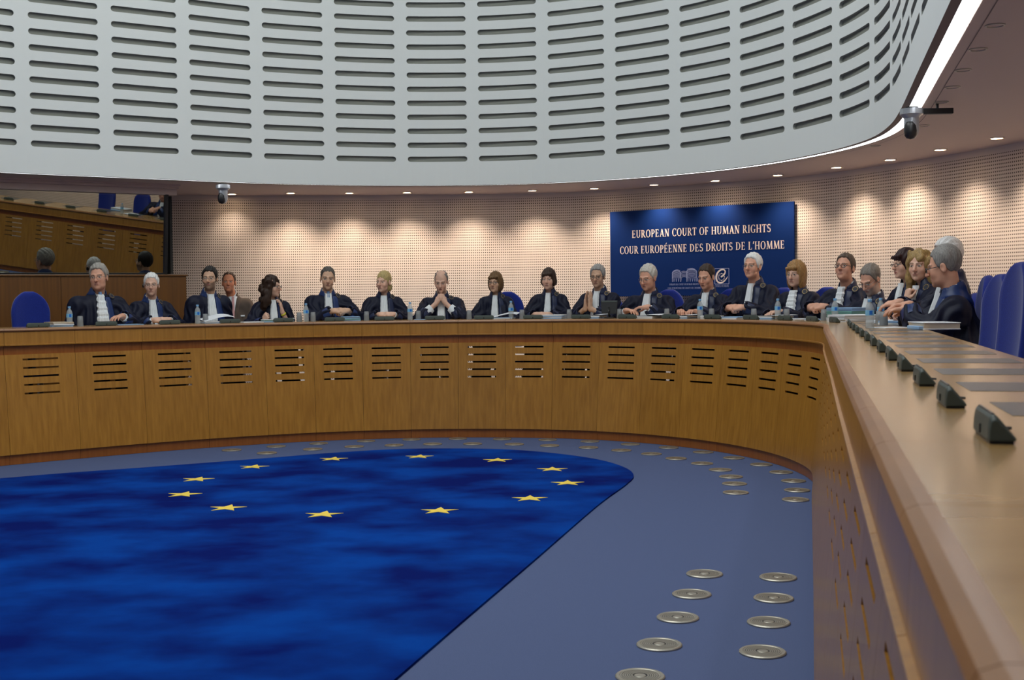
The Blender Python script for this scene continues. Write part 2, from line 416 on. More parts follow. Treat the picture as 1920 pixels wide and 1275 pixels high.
DISCS = [(2.052, 8.943), (2.163, 9.375), (2.244, 9.847), (2.251, 10.336), (2.181, 10.817), (2.023, 11.28), (1.811, 11.728), (1.531, 12.114), (1.183, 12.422), (0.792, 12.703), (1.681, 9.299), (1.75, 9.735), (1.789, 10.114), (1.771, 10.521), (1.679, 10.935), (1.494, 11.29), (1.307, 11.639), (1.049, 11.935), (0.746, 12.187), (0.361, 12.886), (-0.117, 13.006), (-0.588, 13.09), (-1.08, 13.064), (-1.551, 12.965), (-2.024, 12.797), (-2.423, 12.577), (-2.82, 12.316), (0.367, 12.38), (0.011, 12.533), (-0.416, 12.608), (-0.827, 12.63), (-1.217, 12.564), (-1.614, 12.484), (-2.007, 12.306), (-2.413, 12.042), (1.035, 5.122), (1.157, 5.587), (1.275, 6.035), (1.393, 6.48), (0.489, 4.808), (0.617, 5.246), (0.756, 5.689), (0.886, 6.135), (1.02, 6.581)]
def diffuser():
    root = empty('floor_diffuser')
    m = MB(); m.lathe([(.098, .001), (.098, .006), (.094, .0095), (.083, .0095), (.080, .0075), (.078, .0075)], 40, cap=False); m.build('rim', M['steel'], root, smooth=False)
    m = MB()
    for k in range(6):
        r = .030 + k * .0085
        m.lathe([(r, .0079), (r, .0092), (r + .0058, .0092), (r + .0058, .0079)], 40, cap=False)
    m.lathe([(.024, .0074), (.022, .0092), (.0005, .0100)], 30, cap=False)
    m.build('grille', M['steel'], root)
    m = MB(); m.lathe([(.0005, .0078), (.0785, .0078)], 30, cap=False)
    m.build('air_slot', M['black'], root)
    return root
dproto = None
NEARN = ['nearest the camera', 'second nearest the camera', 'third from the camera', 'fourth from the camera', 'fifth from the camera']
for k, (x, y) in enumerate(DISCS):
    if k >= 39: lab = 'round steel floor diffuser, left row of the near cluster, %s' % NEARN[k - 39]; grp = 'floor diffusers near the right bench'
    elif k >= 35: lab = 'round steel floor diffuser, right row of the near cluster, %s' % NEARN[k - 35]; grp = 'floor diffusers near the right bench'
    elif k in (0, 10): lab = 'round steel floor diffuser ending the %s row at the far right corner' % ('outer' if k == 0 else 'inner'); grp = 'floor diffusers along the back bench'
    elif k < 10 or 19 <= k < 27: lab = 'round steel floor diffuser in the outer row close under the curved bench'; grp = 'outer row of floor diffusers'
    else: lab = 'round steel floor diffuser in the inner row between bench row and blue rug'; grp = 'inner row of floor diffusers'
    if dproto is None:
        dproto = diffuser(); r = dproto; r.location = (x, y, 0)
    else: r = dup(dproto, (x, y, 0))
    tag(r, lab, 'floor vent', grp)

# ------------------------------------------------------------------ soffit fittings
M['lamp'] = mat('lamp_glow', (1, .8, .6), .5, emit=(1., .74, .45), estr=26.)
M['lampdim'] = mat('dead_lamp', (.5, .45, .4), .4)
DL = [(-3.888, 17.302), (-3.057, 17.238), (-2.255, 17.346), (-1.45, 17.366), (-0.583, 17.394), (0.307, 17.295), (1.156, 17.068), (1.925, 16.601), (2.668, 16.124), (3.339, 15.466), (3.845, 14.605), (4.242, 13.83), (4.482, 12.91), (4.714, 12.0), (4.82, 11.1), (4.9, 10.2), (4.9, 9.2), (4.8, 8.2), (4.6, 7.1), (4.3, 6.), (4., 4.8)]
DL = [(x * .9, y * .9) for x, y in DL]
def downlight():
    root = empty('downlight')
    m = MB(); m.lathe([(.066, 0), (.066, -.006), (.052, -.008), (.050, .004)], 26, cap=False); m.build('ring', M['soffit'], root)
    m = MB(); m.lathe([(.050, -.005), (.0005, -.0035)], 22, cap=False); m.build('bulb', M['lamp'], root)
    return root
proto = None
DLN = {0: 'leftmost, just right of the small hanging camera', 13: 'rightmost in view, at the picture edge'}
for k, (x, y) in enumerate(DL):
    if proto is None: proto = downlight(); r = proto; r.location = (x, y, SOF)
    else: r = dup(proto, (x, y, SOF))
    tag(r, 'glowing recessed downlight washing the perforated wall' + ((', ' + DLN[k]) if k in DLN else ''), 'downlight', 'downlights along the perforated wall')
    if k in DLN: pass
    l = bpy.data.lights.new('downlight_beam', 'SPOT'); dw_ = float(np.min(np.hypot(WALL.q[:, 0] - x, WALL.q[:, 1] - y))); l.energy = (84 if k else 34) * min(1.1, max(.4, dw_ / .42)); l.color = (1., .80, .62); l.spot_size = math.radians(108); l.spot_blend = 1.; l.shadow_soft_size = .05
    q = bpy.data.objects.new('downlight_beam', l); COL.objects.link(q); q.location = (x, y, SOF - .02)
    ii = np.argmin(np.hypot(WALL.q[:, 0] - x, WALL.q[:, 1] - y)); nw = WALL.n[ii]
    d = Vector((nw[0] * .1, nw[1] * .1, -1)); q.rotation_mode = 'QUATERNION'; q.rotation_quaternion = d.to_track_quat('-Z', 'Y')
SMALL = [(2.72, 6.952), (2.88, 7.628), (3.045, 8.33), (3.218, 9.013), (3.379, 9.709), (3.689, 11.052), (3.689, 12.52)]
SMALL = [(x * .9, y * .9) for x, y in SMALL]
proto = None
for k, (x, y) in enumerate(SMALL):
    if proto is None:
        proto = empty('unlit_spot'); r = proto; r.location = (x, y, SOF)
        m = MB(); m.lathe([(.050, 0), (.050, -.005), (.040, -.006), (.038, .002)], 24, cap=False); m.build('ring', M['steel'], proto)
        m = MB(); m.lathe([(.038, -.001), (.0005, -.001)], 20, cap=False); m.build('cover', M['soffit'], proto)
    else: r = dup(proto, (x, y, SOF))
    nm = ['topmost at the picture edge', 'second from the top right', 'third from the top right', 'fourth from the top right', 'just above the camera bracket', 'just below the camera bracket', 'left of the hanging camera, near the light strip'][k]
    tag(r, 'small unlit ceiling spot, ' + nm, 'ceiling spot', 'unlit spots in the soffit')

# hanging remote cameras
M['grey_metal'] = mat('grey_metal', (.20, .21, .23), .35, .6)
M['silver'] = mat('silver_shell', (.42, .44, .47), .3, .5)
def ptz(loc, facing, arm, label):
    loc = (loc[0] * .9, loc[1] * .9, 1.5 + (loc[2] - 1.5) * .9); root = empty('hanging_camera', loc, 0, (.9, .9, .9))
    m = MB(); m.lathe([(.062, -.012), (.088, -.014), (.090, -.058), (.078, -.068), (.062, -.085)], 28); m.build('base', M['silver'], root, smooth=False)
    m = MB(); m.lathe([(.057, -.085), (.058, -.18), (.052, -.21), (.038, -.235), (.018, -.25), (.002, -.253)], 24, cap=False); m.build('shell', M['silver'], root, smooth=True)
    f = Vector((math.sin(facing), -math.cos(facing), 0)); c = f * .028
    m = MB(); m.lathe([(.002, -.256), (.03, -.247), (.046, -.225), (.05, -.19), (.046, -.15), (.034, -.12), (.002, -.105)], 20, tuple(c), cap=False); m.build('lens', M['black'], root, smooth=True)
    m = MB(); m.lathe([(.05, 0), (.05, -.012)], 20); m.build('mount', M['black'], root)
    if arm:
        m = MB(); L = arm[0]; d = Vector((math.cos(arm[1]), math.sin(arm[1]), 0))
        m.box(d * (L / 2 + .08) + Vector((0, 0, -.036)), (L, .05, .045), Matrix.Rotation(arm[1], 3, 'Z')); m.build('bracket', M['black'], root, bevel=.004)
        m = MB(); m.lathe([(.012, -.015), (.012, (SOF - loc[2]) / .9)], 8, tuple(d * .2)); m.build('hanger', M['black'], root)
    tag(root, label, 'camera')
ptz((3.175, 9.80, 2.965), -.6, (.24, -.05), 'grey hanging camera with a black bracket arm at the top right')
ptz((-3.64, 15.70, 2.98), -.5, None, 'small silver camera hanging from the white drum edge at the left')

# ------------------------------------------------------------------ booth wall and tilted glass at the left
wx, wy, sl = -3.815, 14.50, .662
ux, uy = 1 / math.hypot(1, sl), sl / math.hypot(1, sl)
def bp(t, o=0., z=0.): return (wx - ux * t + uy * -o * -1 * -1, wy - uy * t + ux * o, z)
def bpt(t, o=0., z=0.): return Vector((wx - ux * t - uy * o, wy - uy * t + ux * o, z))
bw = empty('booth_front', (0, 0, 0)); tag(bw, 'low dark oak booth front behind the judges at the left', 'wooden partition')
for k, (a, b) in enumerate(((0.0, 1.42), (1.424, 2.84), (2.844, 4.2))):
    m = MB(); m.add([bpt(t, o, z) for t in (a, b) for o in (0, .05) for z in (0.002, 1.79)], [(0, 1, 3, 2), (4, 6, 7, 5), (0, 4, 5, 1), (2, 3, 7, 6), (0, 2, 6, 4), (1, 5, 7, 3)])
    m.build('front_board', M['booth'], bw)
m = MB(); m.add([bpt(t, o, z) for t in (-.02, 4.2) for o in (-.015, .09) for z in (1.79, 1.812)], [(0, 1, 3, 2), (4, 6, 7, 5), (0, 4, 5, 1), (2, 3, 7, 6), (0, 2, 6, 4), (1, 5, 7, 3)])
m.build('capping', M['booth'], bw, bevel=.008)
m = MB(); m.add([bpt(t, o, z) for t in (-.0, .05) for o in (.05, 1.05) for z in (0.002, 1.79)], [(0, 1, 3, 2), (4, 6, 7, 5), (0, 4, 5, 1), (2, 3, 7, 6), (0, 2, 6, 4), (1, 5, 7, 3)])
m.build('end_board', M['booth'], bw)
# glass
gm = bpy.data.materials.new('booth_glass'); gm.use_nodes = True; nt = gm.node_tree; nt.nodes.clear()
o_ = nt.nodes.new('ShaderNodeOutputMaterial'); mx = nt.nodes.new('ShaderNodeMixShader'); gl = nt.nodes.new('ShaderNodeBsdfGlossy'); tr = nt.nodes.new('ShaderNodeBsdfTransparent')
gl.inputs['Roughness'].default_value = .012; gl.inputs['Color'].default_value = (.84, .88, .82, 1); tr.inputs['Color'].default_value = (.5, .54, .52, 1); mx.inputs[0].default_value = .48
nt.links.new(tr.outputs[0], mx.inputs[1]); nt.links.new(gl.outputs[0], mx.inputs[2]); nt.links.new(mx.outputs[0], o_.inputs[0])
GL = empty('booth_window', (0, 0, 0)); tag(GL, 'wide tilted booth glass reflecting the court, in a black frame', 'window')
TILT = .107; z0, z1 = 1.826, 2.722; t0, t1 = .255, 4.1
def gp(t, z, o=0.): return bpt(t, .03 - (z - z0) * TILT + o, z)
m = MB(); m.add([gp(t0, z0), gp(t1, z0), gp(t1, z1), gp(t0, z1)], [(0, 1, 2, 3)]); m.build('pane', gm, GL)
m = MB(); m.add([gp(t, z, o) for t in (t0 - .035, t0) for o in (-.03, .03) for z in (z0 - .012, z1 + .01)], [(0, 1, 3, 2), (4, 6, 7, 5), (0, 4, 5, 1), (2, 3, 7, 6), (0, 2, 6, 4), (1, 5, 7, 3)])
m.build('side_frame', M['black'], GL)
m = MB(); m.add([gp(t, z, o) for t in (t0 - .035, t1) for o in (-.02, .03) for z in (z0 - .014, z0 + .002)], [(0, 1, 3, 2), (4, 6, 7, 5), (0, 4, 5, 1), (2, 3, 7, 6), (0, 2, 6, 4), (1, 5, 7, 3)])
m.build('bottom_frame', M['black'], GL)
m = MB()
for (oo, za, zb) in ((-.16, SOF - .045, SOF), (-.22, SOF - .02, SOF), (-.09, 2.728, SOF - .045)):
    m.add([bpt(t, o, z) for t in (.12, 4.2) for o in (oo, .2) for z in (za, zb)], [(0, 1, 3, 2), (4, 6, 7, 5), (0, 4, 5, 1), (2, 3, 7, 6), (0, 2, 6, 4), (1, 5, 7, 3)])
struct('trim_3', m, M['soffit'])
# dark booth interior
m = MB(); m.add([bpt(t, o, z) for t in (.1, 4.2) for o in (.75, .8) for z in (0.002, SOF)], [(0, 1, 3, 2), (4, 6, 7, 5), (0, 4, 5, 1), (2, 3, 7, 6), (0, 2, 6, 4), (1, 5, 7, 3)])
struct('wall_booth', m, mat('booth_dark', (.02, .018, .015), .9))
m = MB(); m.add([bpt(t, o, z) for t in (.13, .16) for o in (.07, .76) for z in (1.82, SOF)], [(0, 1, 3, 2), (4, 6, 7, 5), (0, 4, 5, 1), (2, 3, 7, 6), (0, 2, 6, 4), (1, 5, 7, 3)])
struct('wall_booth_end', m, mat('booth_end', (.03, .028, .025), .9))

# ------------------------------------------------------------------ serif lettering, drawn as strokes
def glyph(ch):
    """returns (width, list of quads) in cap-height units; thick stems .155, thin strokes .06"""
    T, t, S = .155, .065, .05
    Q = []
    def R(x0, y0, x1, y1): Q.append([(x0, y0), (x1, y0), (x1, y1), (x0, y1)])
    def D(x0, y0, x1, y1, w):        # slanted stroke of horizontal width w
        Q.append([(x0 - w / 2, y0), (x0 + w / 2, y0), (x1 + w / 2, y1), (x1 - w / 2, y1)])
    def stem(x, y0=0., y1=1., w=T, s0=True, s1=True):
        R(x, y0, x + w, y1)
        if s0: R(x - .06, y0, x + w + .06, y0 + S)
        if s1: R(x - .06, y1 - S, x + w + .06, y1)
    def arc(cx, cy, rx, ry, a0, a1, wv=T, wh=t, n=18):
        P = []
        for i in range(n + 1):
            a = math.radians(a0 + (a1 - a0) * i / n); c, s = math.cos(a), math.sin(a)
            wd = wh + (wv - wh) * abs(c) ** 1.5
            P.append(((cx + rx * c, cy + ry * s), (cx + (rx - wd) * c, cy + (ry - wd * .9) * s)))
        for i in range(n): Q.append([P[i][0], P[i + 1][0], P[i + 1][1], P[i][1]])
    def serifv(x, y, h): R(x, y, x + S, y + h)
    W = .7
    if ch == 'E' or ch == 'É':
        stem(.08); R(.1, 0, .56, t); R(.1, 1 - t, .54, 1); R(.2, .48, .46, .48 + t); R(.51, 0, .56, .22); R(.49, .78, .54, 1); R(.42, .40, .46, .62); W = .64
        if ch == 'É': D(.28, 1.08, .42, 1.28, .1)
    elif ch == 'F': stem(.08); R(.1, 1 - t, .52, 1); R(.2, .46, .44, .46 + t); R(.47, .78, .52, 1); R(.40, .38, .44, .60); W = .58
    elif ch == 'L': stem(.08); R(.1, 0, .54, t); R(.49, 0, .54, .24); W = .60
    elif ch == 'I': stem(.08); W = .33
    elif ch == 'H': stem(.08); stem(.55); R(.1, .48, .7, .48 + t); W = .80
    elif ch == 'U': 
        stem(.08, .3, 1., T, False, True); stem(.56, .3, 1., .08, False, True); arc(.36, .30, .28, .31, 180, 360, .13, .07); W = .76
    elif ch == 'O': arc(.39, .5, .37, .515, 0, 360, T, t, 32); W = .80
    elif ch == 'C': arc(.40, .5, .37, .515, 52, 308, T, t, 26); R(.60, .72, .65, .98); R(.60, .04, .65, .24); W = .70
    elif ch == 'G': arc(.40, .5, .37, .515, 52, 308, T, t, 26); R(.60, .74, .65, .98); stem(.53, .06, .44, .14, False, True); W = .77
    elif ch == 'D': stem(.08); arc(.26, .5, .46, .5, -90, 90, T, t); R(.1, 0, .28, t); R(.1, 1 - t, .28, 1); W = .78
    elif ch == 'P': stem(.08); arc(.30, .72, .28, .28, -90, 90, T, t); R(.1, 1 - t, .32, 1); R(.2, .44, .32, .44 + t); W = .62
    elif ch == 'R': stem(.08); arc(.30, .73, .26, .27, -90, 90, T, t); R(.1, 1 - t, .32, 1); R(.2, .46, .32, .46 + t); D(.62, 0, .34, .48, .17); R(.56, 0, .76, S); W = .72
    elif ch == 'N': R(.10, 0, .17, 1); D(.16, 1, .60, 0, .19); R(.60, 0, .67, 1); R(.0, 0, .26, S); R(0, 1 - S, .2, 1); R(.5, 1 - S, .76, 1); W = .78
    elif ch == 'M': D(.14, 0, .20, 1, .07); D(.20, 1, .46, .05, .17); D(.46, .05, .74, 1, .07); D(.82, 0, .76, 1, .16); R(.03, 0, .26, S); R(.70, 0, .94, S); R(.08, 1 - S, .26, 1); R(.7, 1 - S, .88, 1); W = .96
    elif ch == 'A': D(.12, 0, .36, 1, .07); D(.62, 0, .37, 1, .17); R(.2, .30, .56, .30 + t); R(.0, 0, .24, S); R(.5, 0, .76, S); W = .74
    elif ch == 'T': stem(.24, w=T, s1=False); R(.02, 1 - t, .62, 1); R(.02, .78, .07, 1); R(.57, .78, .62, 1); W = .64
    elif ch == 'S':
        arc(.29, .745, .23, .265, 40, 250, .14, .07, 16); arc(.30, .265, .25, .275, -140, 75, .14, .07, 16); R(.44, .76, .49, .98); R(.05, .02, .10, .24); D(.30, .46, .22, .56, .3); W = .60
    elif ch == "'": D(.1, .72, .16, 1.02, .12); W = .24
    elif ch == ' ': W = .30
    return W, Q
def lettering(text, height, place, width, m_, name='word'):
    tot = sum(glyph(c)[0] + .06 for c in text) - .06
    sx = width / tot; x = -tot * sx / 2; mb = MB()
    for c in text + ' ':
        W, Q = glyph(c)
        if c == ' ':
            if mb.v: mb.build(name, m_, sign)
            mb = MB()
        for q in Q: mb.add([place(x + a * sx, b * height) for a, b in q], [(0, 1, 2, 3)])
        x += (W + .06) * sx

A0, A1 = Vector((1.386, 17.266, 0)) * .9, Vector((3.587, 15.665, 0)) * .9
SX = (A1 - A0).normalized(); SW = (A1 - A0).length / .9; SN = Vector((-SX.y, SX.x, 0)) * -1   # SN faces the court
if SN.y > 0: SN = -SN
zt, zb = 2.675, 1.497
sign = empty('court_sign', (0, 0, 0)); tag(sign, 'large blue sign with pale lettering EUROPEAN COURT OF HUMAN RIGHTS on the perforated wall', 'sign')
M['sign'] = mat('sign_blue', srgb(13, 42, 98), .7, spec=.1)
M['letter'] = mat('sign_letter', srgb(236, 222, 214), .6)
M['letter2'] = mat('sign_line', srgb(150, 160, 200), .6)
def sp(x, z, o=.0): # x measured from panel left edge
    return A0 + SX * x * .9 + SN * o + Vector((0, 0, 1.5 + (z - 1.5) * .9))
m = MB(); m.add([sp(x, z, o) for x in (0, SW) for o in (0, -.03) for z in (zb, zt)], [(0, 1, 3, 2), (4, 6, 7, 5), (0, 4, 5, 1), (2, 3, 7, 6), (0, 2, 6, 4), (1, 5, 7, 3)])
m.build('panel', M['sign'], sign)
lettering('EUROPEAN COURT OF HUMAN RIGHTS', .103, lambda x, y: sp(SW * .508 + x, y + zt - .375, .004), SW * .756, M['letter'])
lettering("COUR EUROPÉENNE DES DROITS DE L'HOMME", .103, lambda x, y: sp(SW * .506 + x, y + zt - .592, .004), SW * .896, M['letter'])
# building emblem: two drums and a hall in thin lines
def line(mb, pts, wd, o=.004):
    for (xa, ya), (xb, yb) in zip(pts, pts[1:]):
        dx, dy = xb - xa, yb - ya; L = math.hypot(dx, dy) or 1e-6; px, py = -dy / L * wd / 2, dx / L * wd / 2
        mb.add([sp(xa + px, ya + py, o), sp(xb + px, yb + py, o), sp(xb - px, yb - py, o), sp(xa - px, ya - py, o)], [(0, 1, 2, 3)])
ex = SW * .4245; ez = 1.683
m = MB()
def drumlines(cx, w_, h_, tilt):
    for k in range(8):
        z = ez + .05 + (h_ - .05) * k / 7; sag = .014
        ww = w_ * (1 - .0 * k); shr = max(0, (k - 5)) * .045 * w_ * 2
        line(m, [(cx - ww / 2 + (shr if tilt < 0 else shr * .3) + (ww - shr * 1.3) * j / 8, z - sag * (1 - (j / 4 - 1) ** 2) * -1) for j in range(9)], .006)
    for sgn in (-1, 1): line(m, [(cx + sgn * w_ / 2, ez), (cx + sgn * w_ / 2, ez + h_ * .8)], .007)
    line(m, [(cx - w_ / 2, ez + h_ * .8)] + [(cx + w_ / 2 * math.cos(math.pi - a), ez + h_ * .8 + h_ * .22 * math.sin(a)) for a in np.linspace(0, math.pi, 10)], .009)
drumlines(ex - .115, .125, .15, -1); drumlines(ex + .115, .15, .165, 1)
for k in range(5): line(m, [(ex - .06 + .12 * j / 8, ez + .05 + k * .018 + .02 * math.sin(math.pi * j / 8)) for j in range(9)], .006)
for k in range(11):
    x = ex - .16 + .035 * k
    if abs(x - ex) > .05: line(m, [(x, ez + .05), (x + .008, ez), (x + .016, ez + .05)], .005)
m.build('building_emblem', M['letter2'], sign)
lettering('EUROPEAN COURT OF HUMAN RIGHTS', .024, lambda x, y: sp(ex + x, y + 1.638, .004), .44, M['letter2'], 'small_word')
lettering("COUR EUROPÉENNE DES DROITS DE L'HOMME", .024, lambda x, y: sp(ex + x, y + 1.588, .004), .50, M['letter2'], 'small_word')
# council emblem: square outline, looping e, ring of dots
qx = SW * .63; qz = 1.747
m = MB(); h = .102; line(m, [(qx - h, qz - h), (qx + h, qz - h), (qx + h, qz + h), (qx - h, qz + h), (qx - h, qz - h)], .008)
m.build('emblem_frame', M['letter2'], sign)
m = MB(); P = []
path = [(-.015, -.01), (.03, .02), (.052, .07), (.03, .105), (-.02, .10), (-.068, .05), (-.085, -.02), (-.07, -.08), (-.025, -.105), (.03, -.085), (.075, -.03), (.085, -.005)]
pp = catmull(path, 6); wd = np.interp(np.linspace(0, 1, len(pp)), [0, .2, .5, .8, 1], [.022, .016, .026, .018, .004])
for i in range(len(pp) - 1):
    line(m, [(qx + pp[i][0] * .95, qz + pp[i][1] * .82), (qx + pp[i + 1][0] * .95, qz + pp[i + 1][1] * .82)], wd[i])
m.build('looped_letter', M['letter'], sign)
m = MB()
for k in range(12):
    a = k * math.pi / 6; x, z = qx - .004 + .042 * math.cos(a), qz - .010 + .046 * math.sin(a)
    line(m, [(x - .006, z), (x + .006, z)], .012, .006)
m.build('star_ring', M['letter'], sign)
lettering('COUNCIL OF EUROPE', .03, lambda x, y: sp(qx + x, y + 1.605, .004), .2, M['letter2'], 'small_word')

# ------------------------------------------------------------------ bodies and cloth: smooth distance fields turned into one surface
def _rot(ax, a):
    return np.array(Matrix.Rotation(a, 3, ax))
def E_(c, r, k=.02, R=None, op='u'): return ('e', np.array(c, float), np.array(r, float), k, R, op)
def C_(a, b, ra, rb, k=.02, op='u', sq=1.): return ('c', np.array(a, float), np.array(b, float), ra, rb, k, op, sq)
def _d(pr, P):
    if pr[0] == 'e':
        q = P - pr[1]
        if pr[4] is not None: q = q @ pr[4]
        r = pr[2]; k0 = np.linalg.norm(q / r, axis=-1); k1 = np.linalg.norm(q / (r * r), axis=-1)
        return k0 * (k0 - 1) / np.maximum(k1, 1e-6)
    if pr[0] == 'c':
        a, b, ra, rb, k, op, sq = pr[1:]
        s = np.array([1, 1 / sq, 1.]); ba = (b - a) * s; pa = (P - a) * s
        t = np.clip(pa @ ba / max(ba @ ba, 1e-9), 0, 1)
        return (np.linalg.norm(pa - t[..., None] * ba, axis=-1) - (ra + (rb - ra) * t)) * (sq if sq < 1 else 1)
    if pr[0] == 'b':     # box: centre, half sizes
        q = np.abs(P - pr[1]) - pr[2]
        return np.linalg.norm(np.maximum(q, 0), axis=-1) + np.minimum(q.max(-1), 0)
    if pr[0] == 'f': return pr[1](P)
def _kop(pr):
    if pr[0] == 'e': return pr[3], pr[5]
    if pr[0] == 'c': return pr[5], pr[6]
    if pr[0] == 'b': return pr[3], pr[4]
    return pr[2], pr[3]
def _bb(pr):
    if pr[0] == 'e': m = pr[2].max(); return pr[1] - m, pr[1] + m
    if pr[0] == 'c': m = max(pr[3], pr[4]); return np.minimum(pr[1], pr[2]) - m, np.maximum(pr[1], pr[2]) + m
    if pr[0] == 'b': return pr[1] - pr[2], pr[1] + pr[2]
    return pr[4], pr[5]
def _mix(D, d, k, op):
    if op == 'u':
        h = np.clip(.5 + .5 * (D - d) / k, 0, 1); return D * (1 - h) + d * h - k * h * (1 - h)
    h = np.clip(.5 - .5 * (D + d) / k, 0, 1); return D * (1 - h) - d * h + k * h * (1 - h)
def field(prims, P):
    D = np.full(P.shape[:-1], 9.)
    for pr in prims:
        k, op = _kop(pr); D = _mix(D, _d(pr, P), max(k, 1e-5), op)
    return D
def surface(prims, h, lo, hi, disp=None):
    lo = np.array(lo, float); hi = np.array(hi, float); n = np.ceil((hi - lo) / h).astype(int) + 1
    D = np.full(n, .2, np.float64)
    ax = [lo[i] + h * np.arange(n[i]) for i in range(3)]
    for pr in prims:
        k, op = _kop(pr); a, b = _bb(pr); mg = k + .05
        i0 = np.clip(np.floor((a - mg - lo) / h).astype(int), 0, n); i1 = np.clip(np.ceil((b + mg - lo) / h).astype(int) + 1, 0, n)
        if np.any(i1 <= i0): continue
        sl = tuple(slice(i0[j], i1[j]) for j in range(3))
        P = np.stack(np.meshgrid(*[ax[j][sl[j]] for j in range(3)], indexing='ij'), -1)
        D[sl] = _mix(D[sl], _d(pr, P), max(k, 1e-5), op)
    if disp is not None:
        idx = np.nonzero(np.abs(D) < .03); P = np.stack([ax[j][idx[j]] for j in range(3)], -1)
        D[idx] += disp(P)
    # surface nets
    S = D < 0
    cs = np.zeros(tuple(n - 1), np.int8)
    for dx in (0, 1):
        for dy in (0, 1):
            for dz in (0, 1): cs += S[dx:n[0] - 1 + dx, dy:n[1] - 1 + dy, dz:n[2] - 1 + dz]
    act = np.nonzero((cs > 0) & (cs < 8)); A = np.stack(act, -1)
    num = np.zeros((len(A), 3)); cnt = np.zeros(len(A))
    corners = [(x, y, z) for x in (0, 1) for y in (0, 1) for z in (0, 1)]
    val = {c: D[act[0] + c[0], act[1] + c[1], act[2] + c[2]] for c in corners}
    for c in corners:
        for ax_ in range(3):
            if c[ax_]: continue
            e = list(c); e[ax_] = 1; e = tuple(e); va, vb = val[c], val[e]; m = (va < 0) != (vb < 0)
            t = np.where(m, va / np.where(m, va - vb, 1), 0)
            p = np.tile(np.array(c, float), (len(A), 1)); p[:, ax_] = t
            num[m] += p[m]; cnt[m] += 1
    V = lo + h * (A + num / cnt[:, None])
    ID = -np.ones(tuple(n - 1), np.int64); ID[act] = np.arange(len(A))
    F = []
    for a_ in range(3):
        b_, c_ = [(1, 2), (2, 0), (0, 1)][a_]
        s0 = [slice(1, -1)] * 3; s1 = [slice(1, -1)] * 3
        s0[a_] = slice(0, n[a_] - 1); s1[a_] = slice(1, n[a_])
        X0, X1 = S[tuple(s0)], S[tuple(s1)]
        e = np.nonzero(X0 != X1); base = np.stack(e, -1) + np.array([0 if j == a_ else 1 for j in range(3)])
        def g(db, dc):
            q = base.copy(); q[:, b_] -= db; q[:, c_] -= dc; return ID[q[:, 0], q[:, 1], q[:, 2]]
        Q = np.stack([g(1, 1), g(0, 1), g(0, 0), g(1, 0)], -1)
        fl = ~X0[e]; Q[fl] = Q[fl][:, ::-1]
        F.append(Q[(Q >= 0).all(1)])
    return V, np.concatenate(F)
def mesh_np(name, V, F, m, parent, col=None, smooth=True):
    me = bpy.data.meshes.new(name); me.vertices.add(len(V)); me.vertices.foreach_set('co', V.astype(np.float32).ravel())
    me.loops.add(F.size); me.loops.foreach_set('vertex_index', F.astype(np.int32).ravel())
    me.polygons.add(len(F)); me.polygons.foreach_set('loop_start', np.arange(0, F.size, 4, dtype=np.int32)); me.polygons.foreach_set('loop_total', np.full(len(F), 4, np.int32))
    me.update(calc_edges=True); me.validate()
    if smooth: me.polygons.foreach_set('use_smooth', np.ones(len(me.polygons), bool))
    if col is not None:
        ca = me.color_attributes.new('Col', 'FLOAT_COLOR', 'POINT'); ca.data.foreach_set('color', np.c_[col, np.ones(len(col))].astype(np.float32).ravel())
    me.materials.append(m)
    o = bpy.data.objects.new(name, me); COL.objects.link(o); o.parent = parent
    return o

def vcol_mat(name, rough=.5, spec=.4):
    m = mat(name, (.5, .4, .3), rough, spec=spec); a = nn(m, 'ShaderNodeVertexColor'); a.layer_name = 'Col'; lk(m, a.outputs[0], bsdf(m).inputs['Base Color'])
    return m
M['skin'] = vcol_mat('skin', .5, .35); bsdf(M['skin']).inputs['Subsurface Weight'].default_value = .0
M['robe'] = mat('navy_robe', srgb(17, 21, 42), .58, spec=.22); 
M['satin'] = mat('blue_satin', srgb(30, 50, 98), .4, spec=.35)
M['satin_shaded'] = mat('blue_satin_shaded', srgb(21, 32, 66), .4, spec=.4)  # same blue satin, weaker light on these robes put into the tone
M['white'] = mat('white_cotton', (.78, .81, .84), .7, spec=.2)
M['suit'] = mat('brown_grey_suit', srgb(92, 80, 72), .8, spec=.15)
M['pink'] = mat('pink_tie', srgb(200, 150, 150), .6)
M['bluetie'] = mat('light_blue_tie', srgb(110, 140, 180), .6)
M['gold'] = mat('gold_thread', srgb(190, 160, 90), .4, .5)
M['darkframe'] = mat('dark_frame', (.02, .02, .025), .3)
M['wireframe'] = mat('wire_frame', (.3, .29, .27), .25, .8)
M['badge'] = mat('badge_black', srgb(14, 18, 40), .6)
M['yellow'] = mat('yellow_band', srgb(220, 210, 60), .5)
HAIR = {}
def hair_mat(c):
    if c not in HAIR:
        m = mat('hair_%d_%d_%d' % c, srgb(*c), .5, spec=.3); a = srgb(*c); gr_ = max(c) - min(c) < 24; k0, k1 = (.95, 1.8) if gr_ else (.55, 1.25)
        noise_color(m, tuple(min(.8, x * k0) for x in a), tuple(min(.9, x * k1) for x in a), (1, 1, .25), 150., 3., .3, .7)
        HAIR[c] = m
    return HAIR[c]

def V3(*a): return np.array(a, float)
def nrm(v): v = np.array(v, float); return v / max(np.linalg.norm(v), 1e-9)

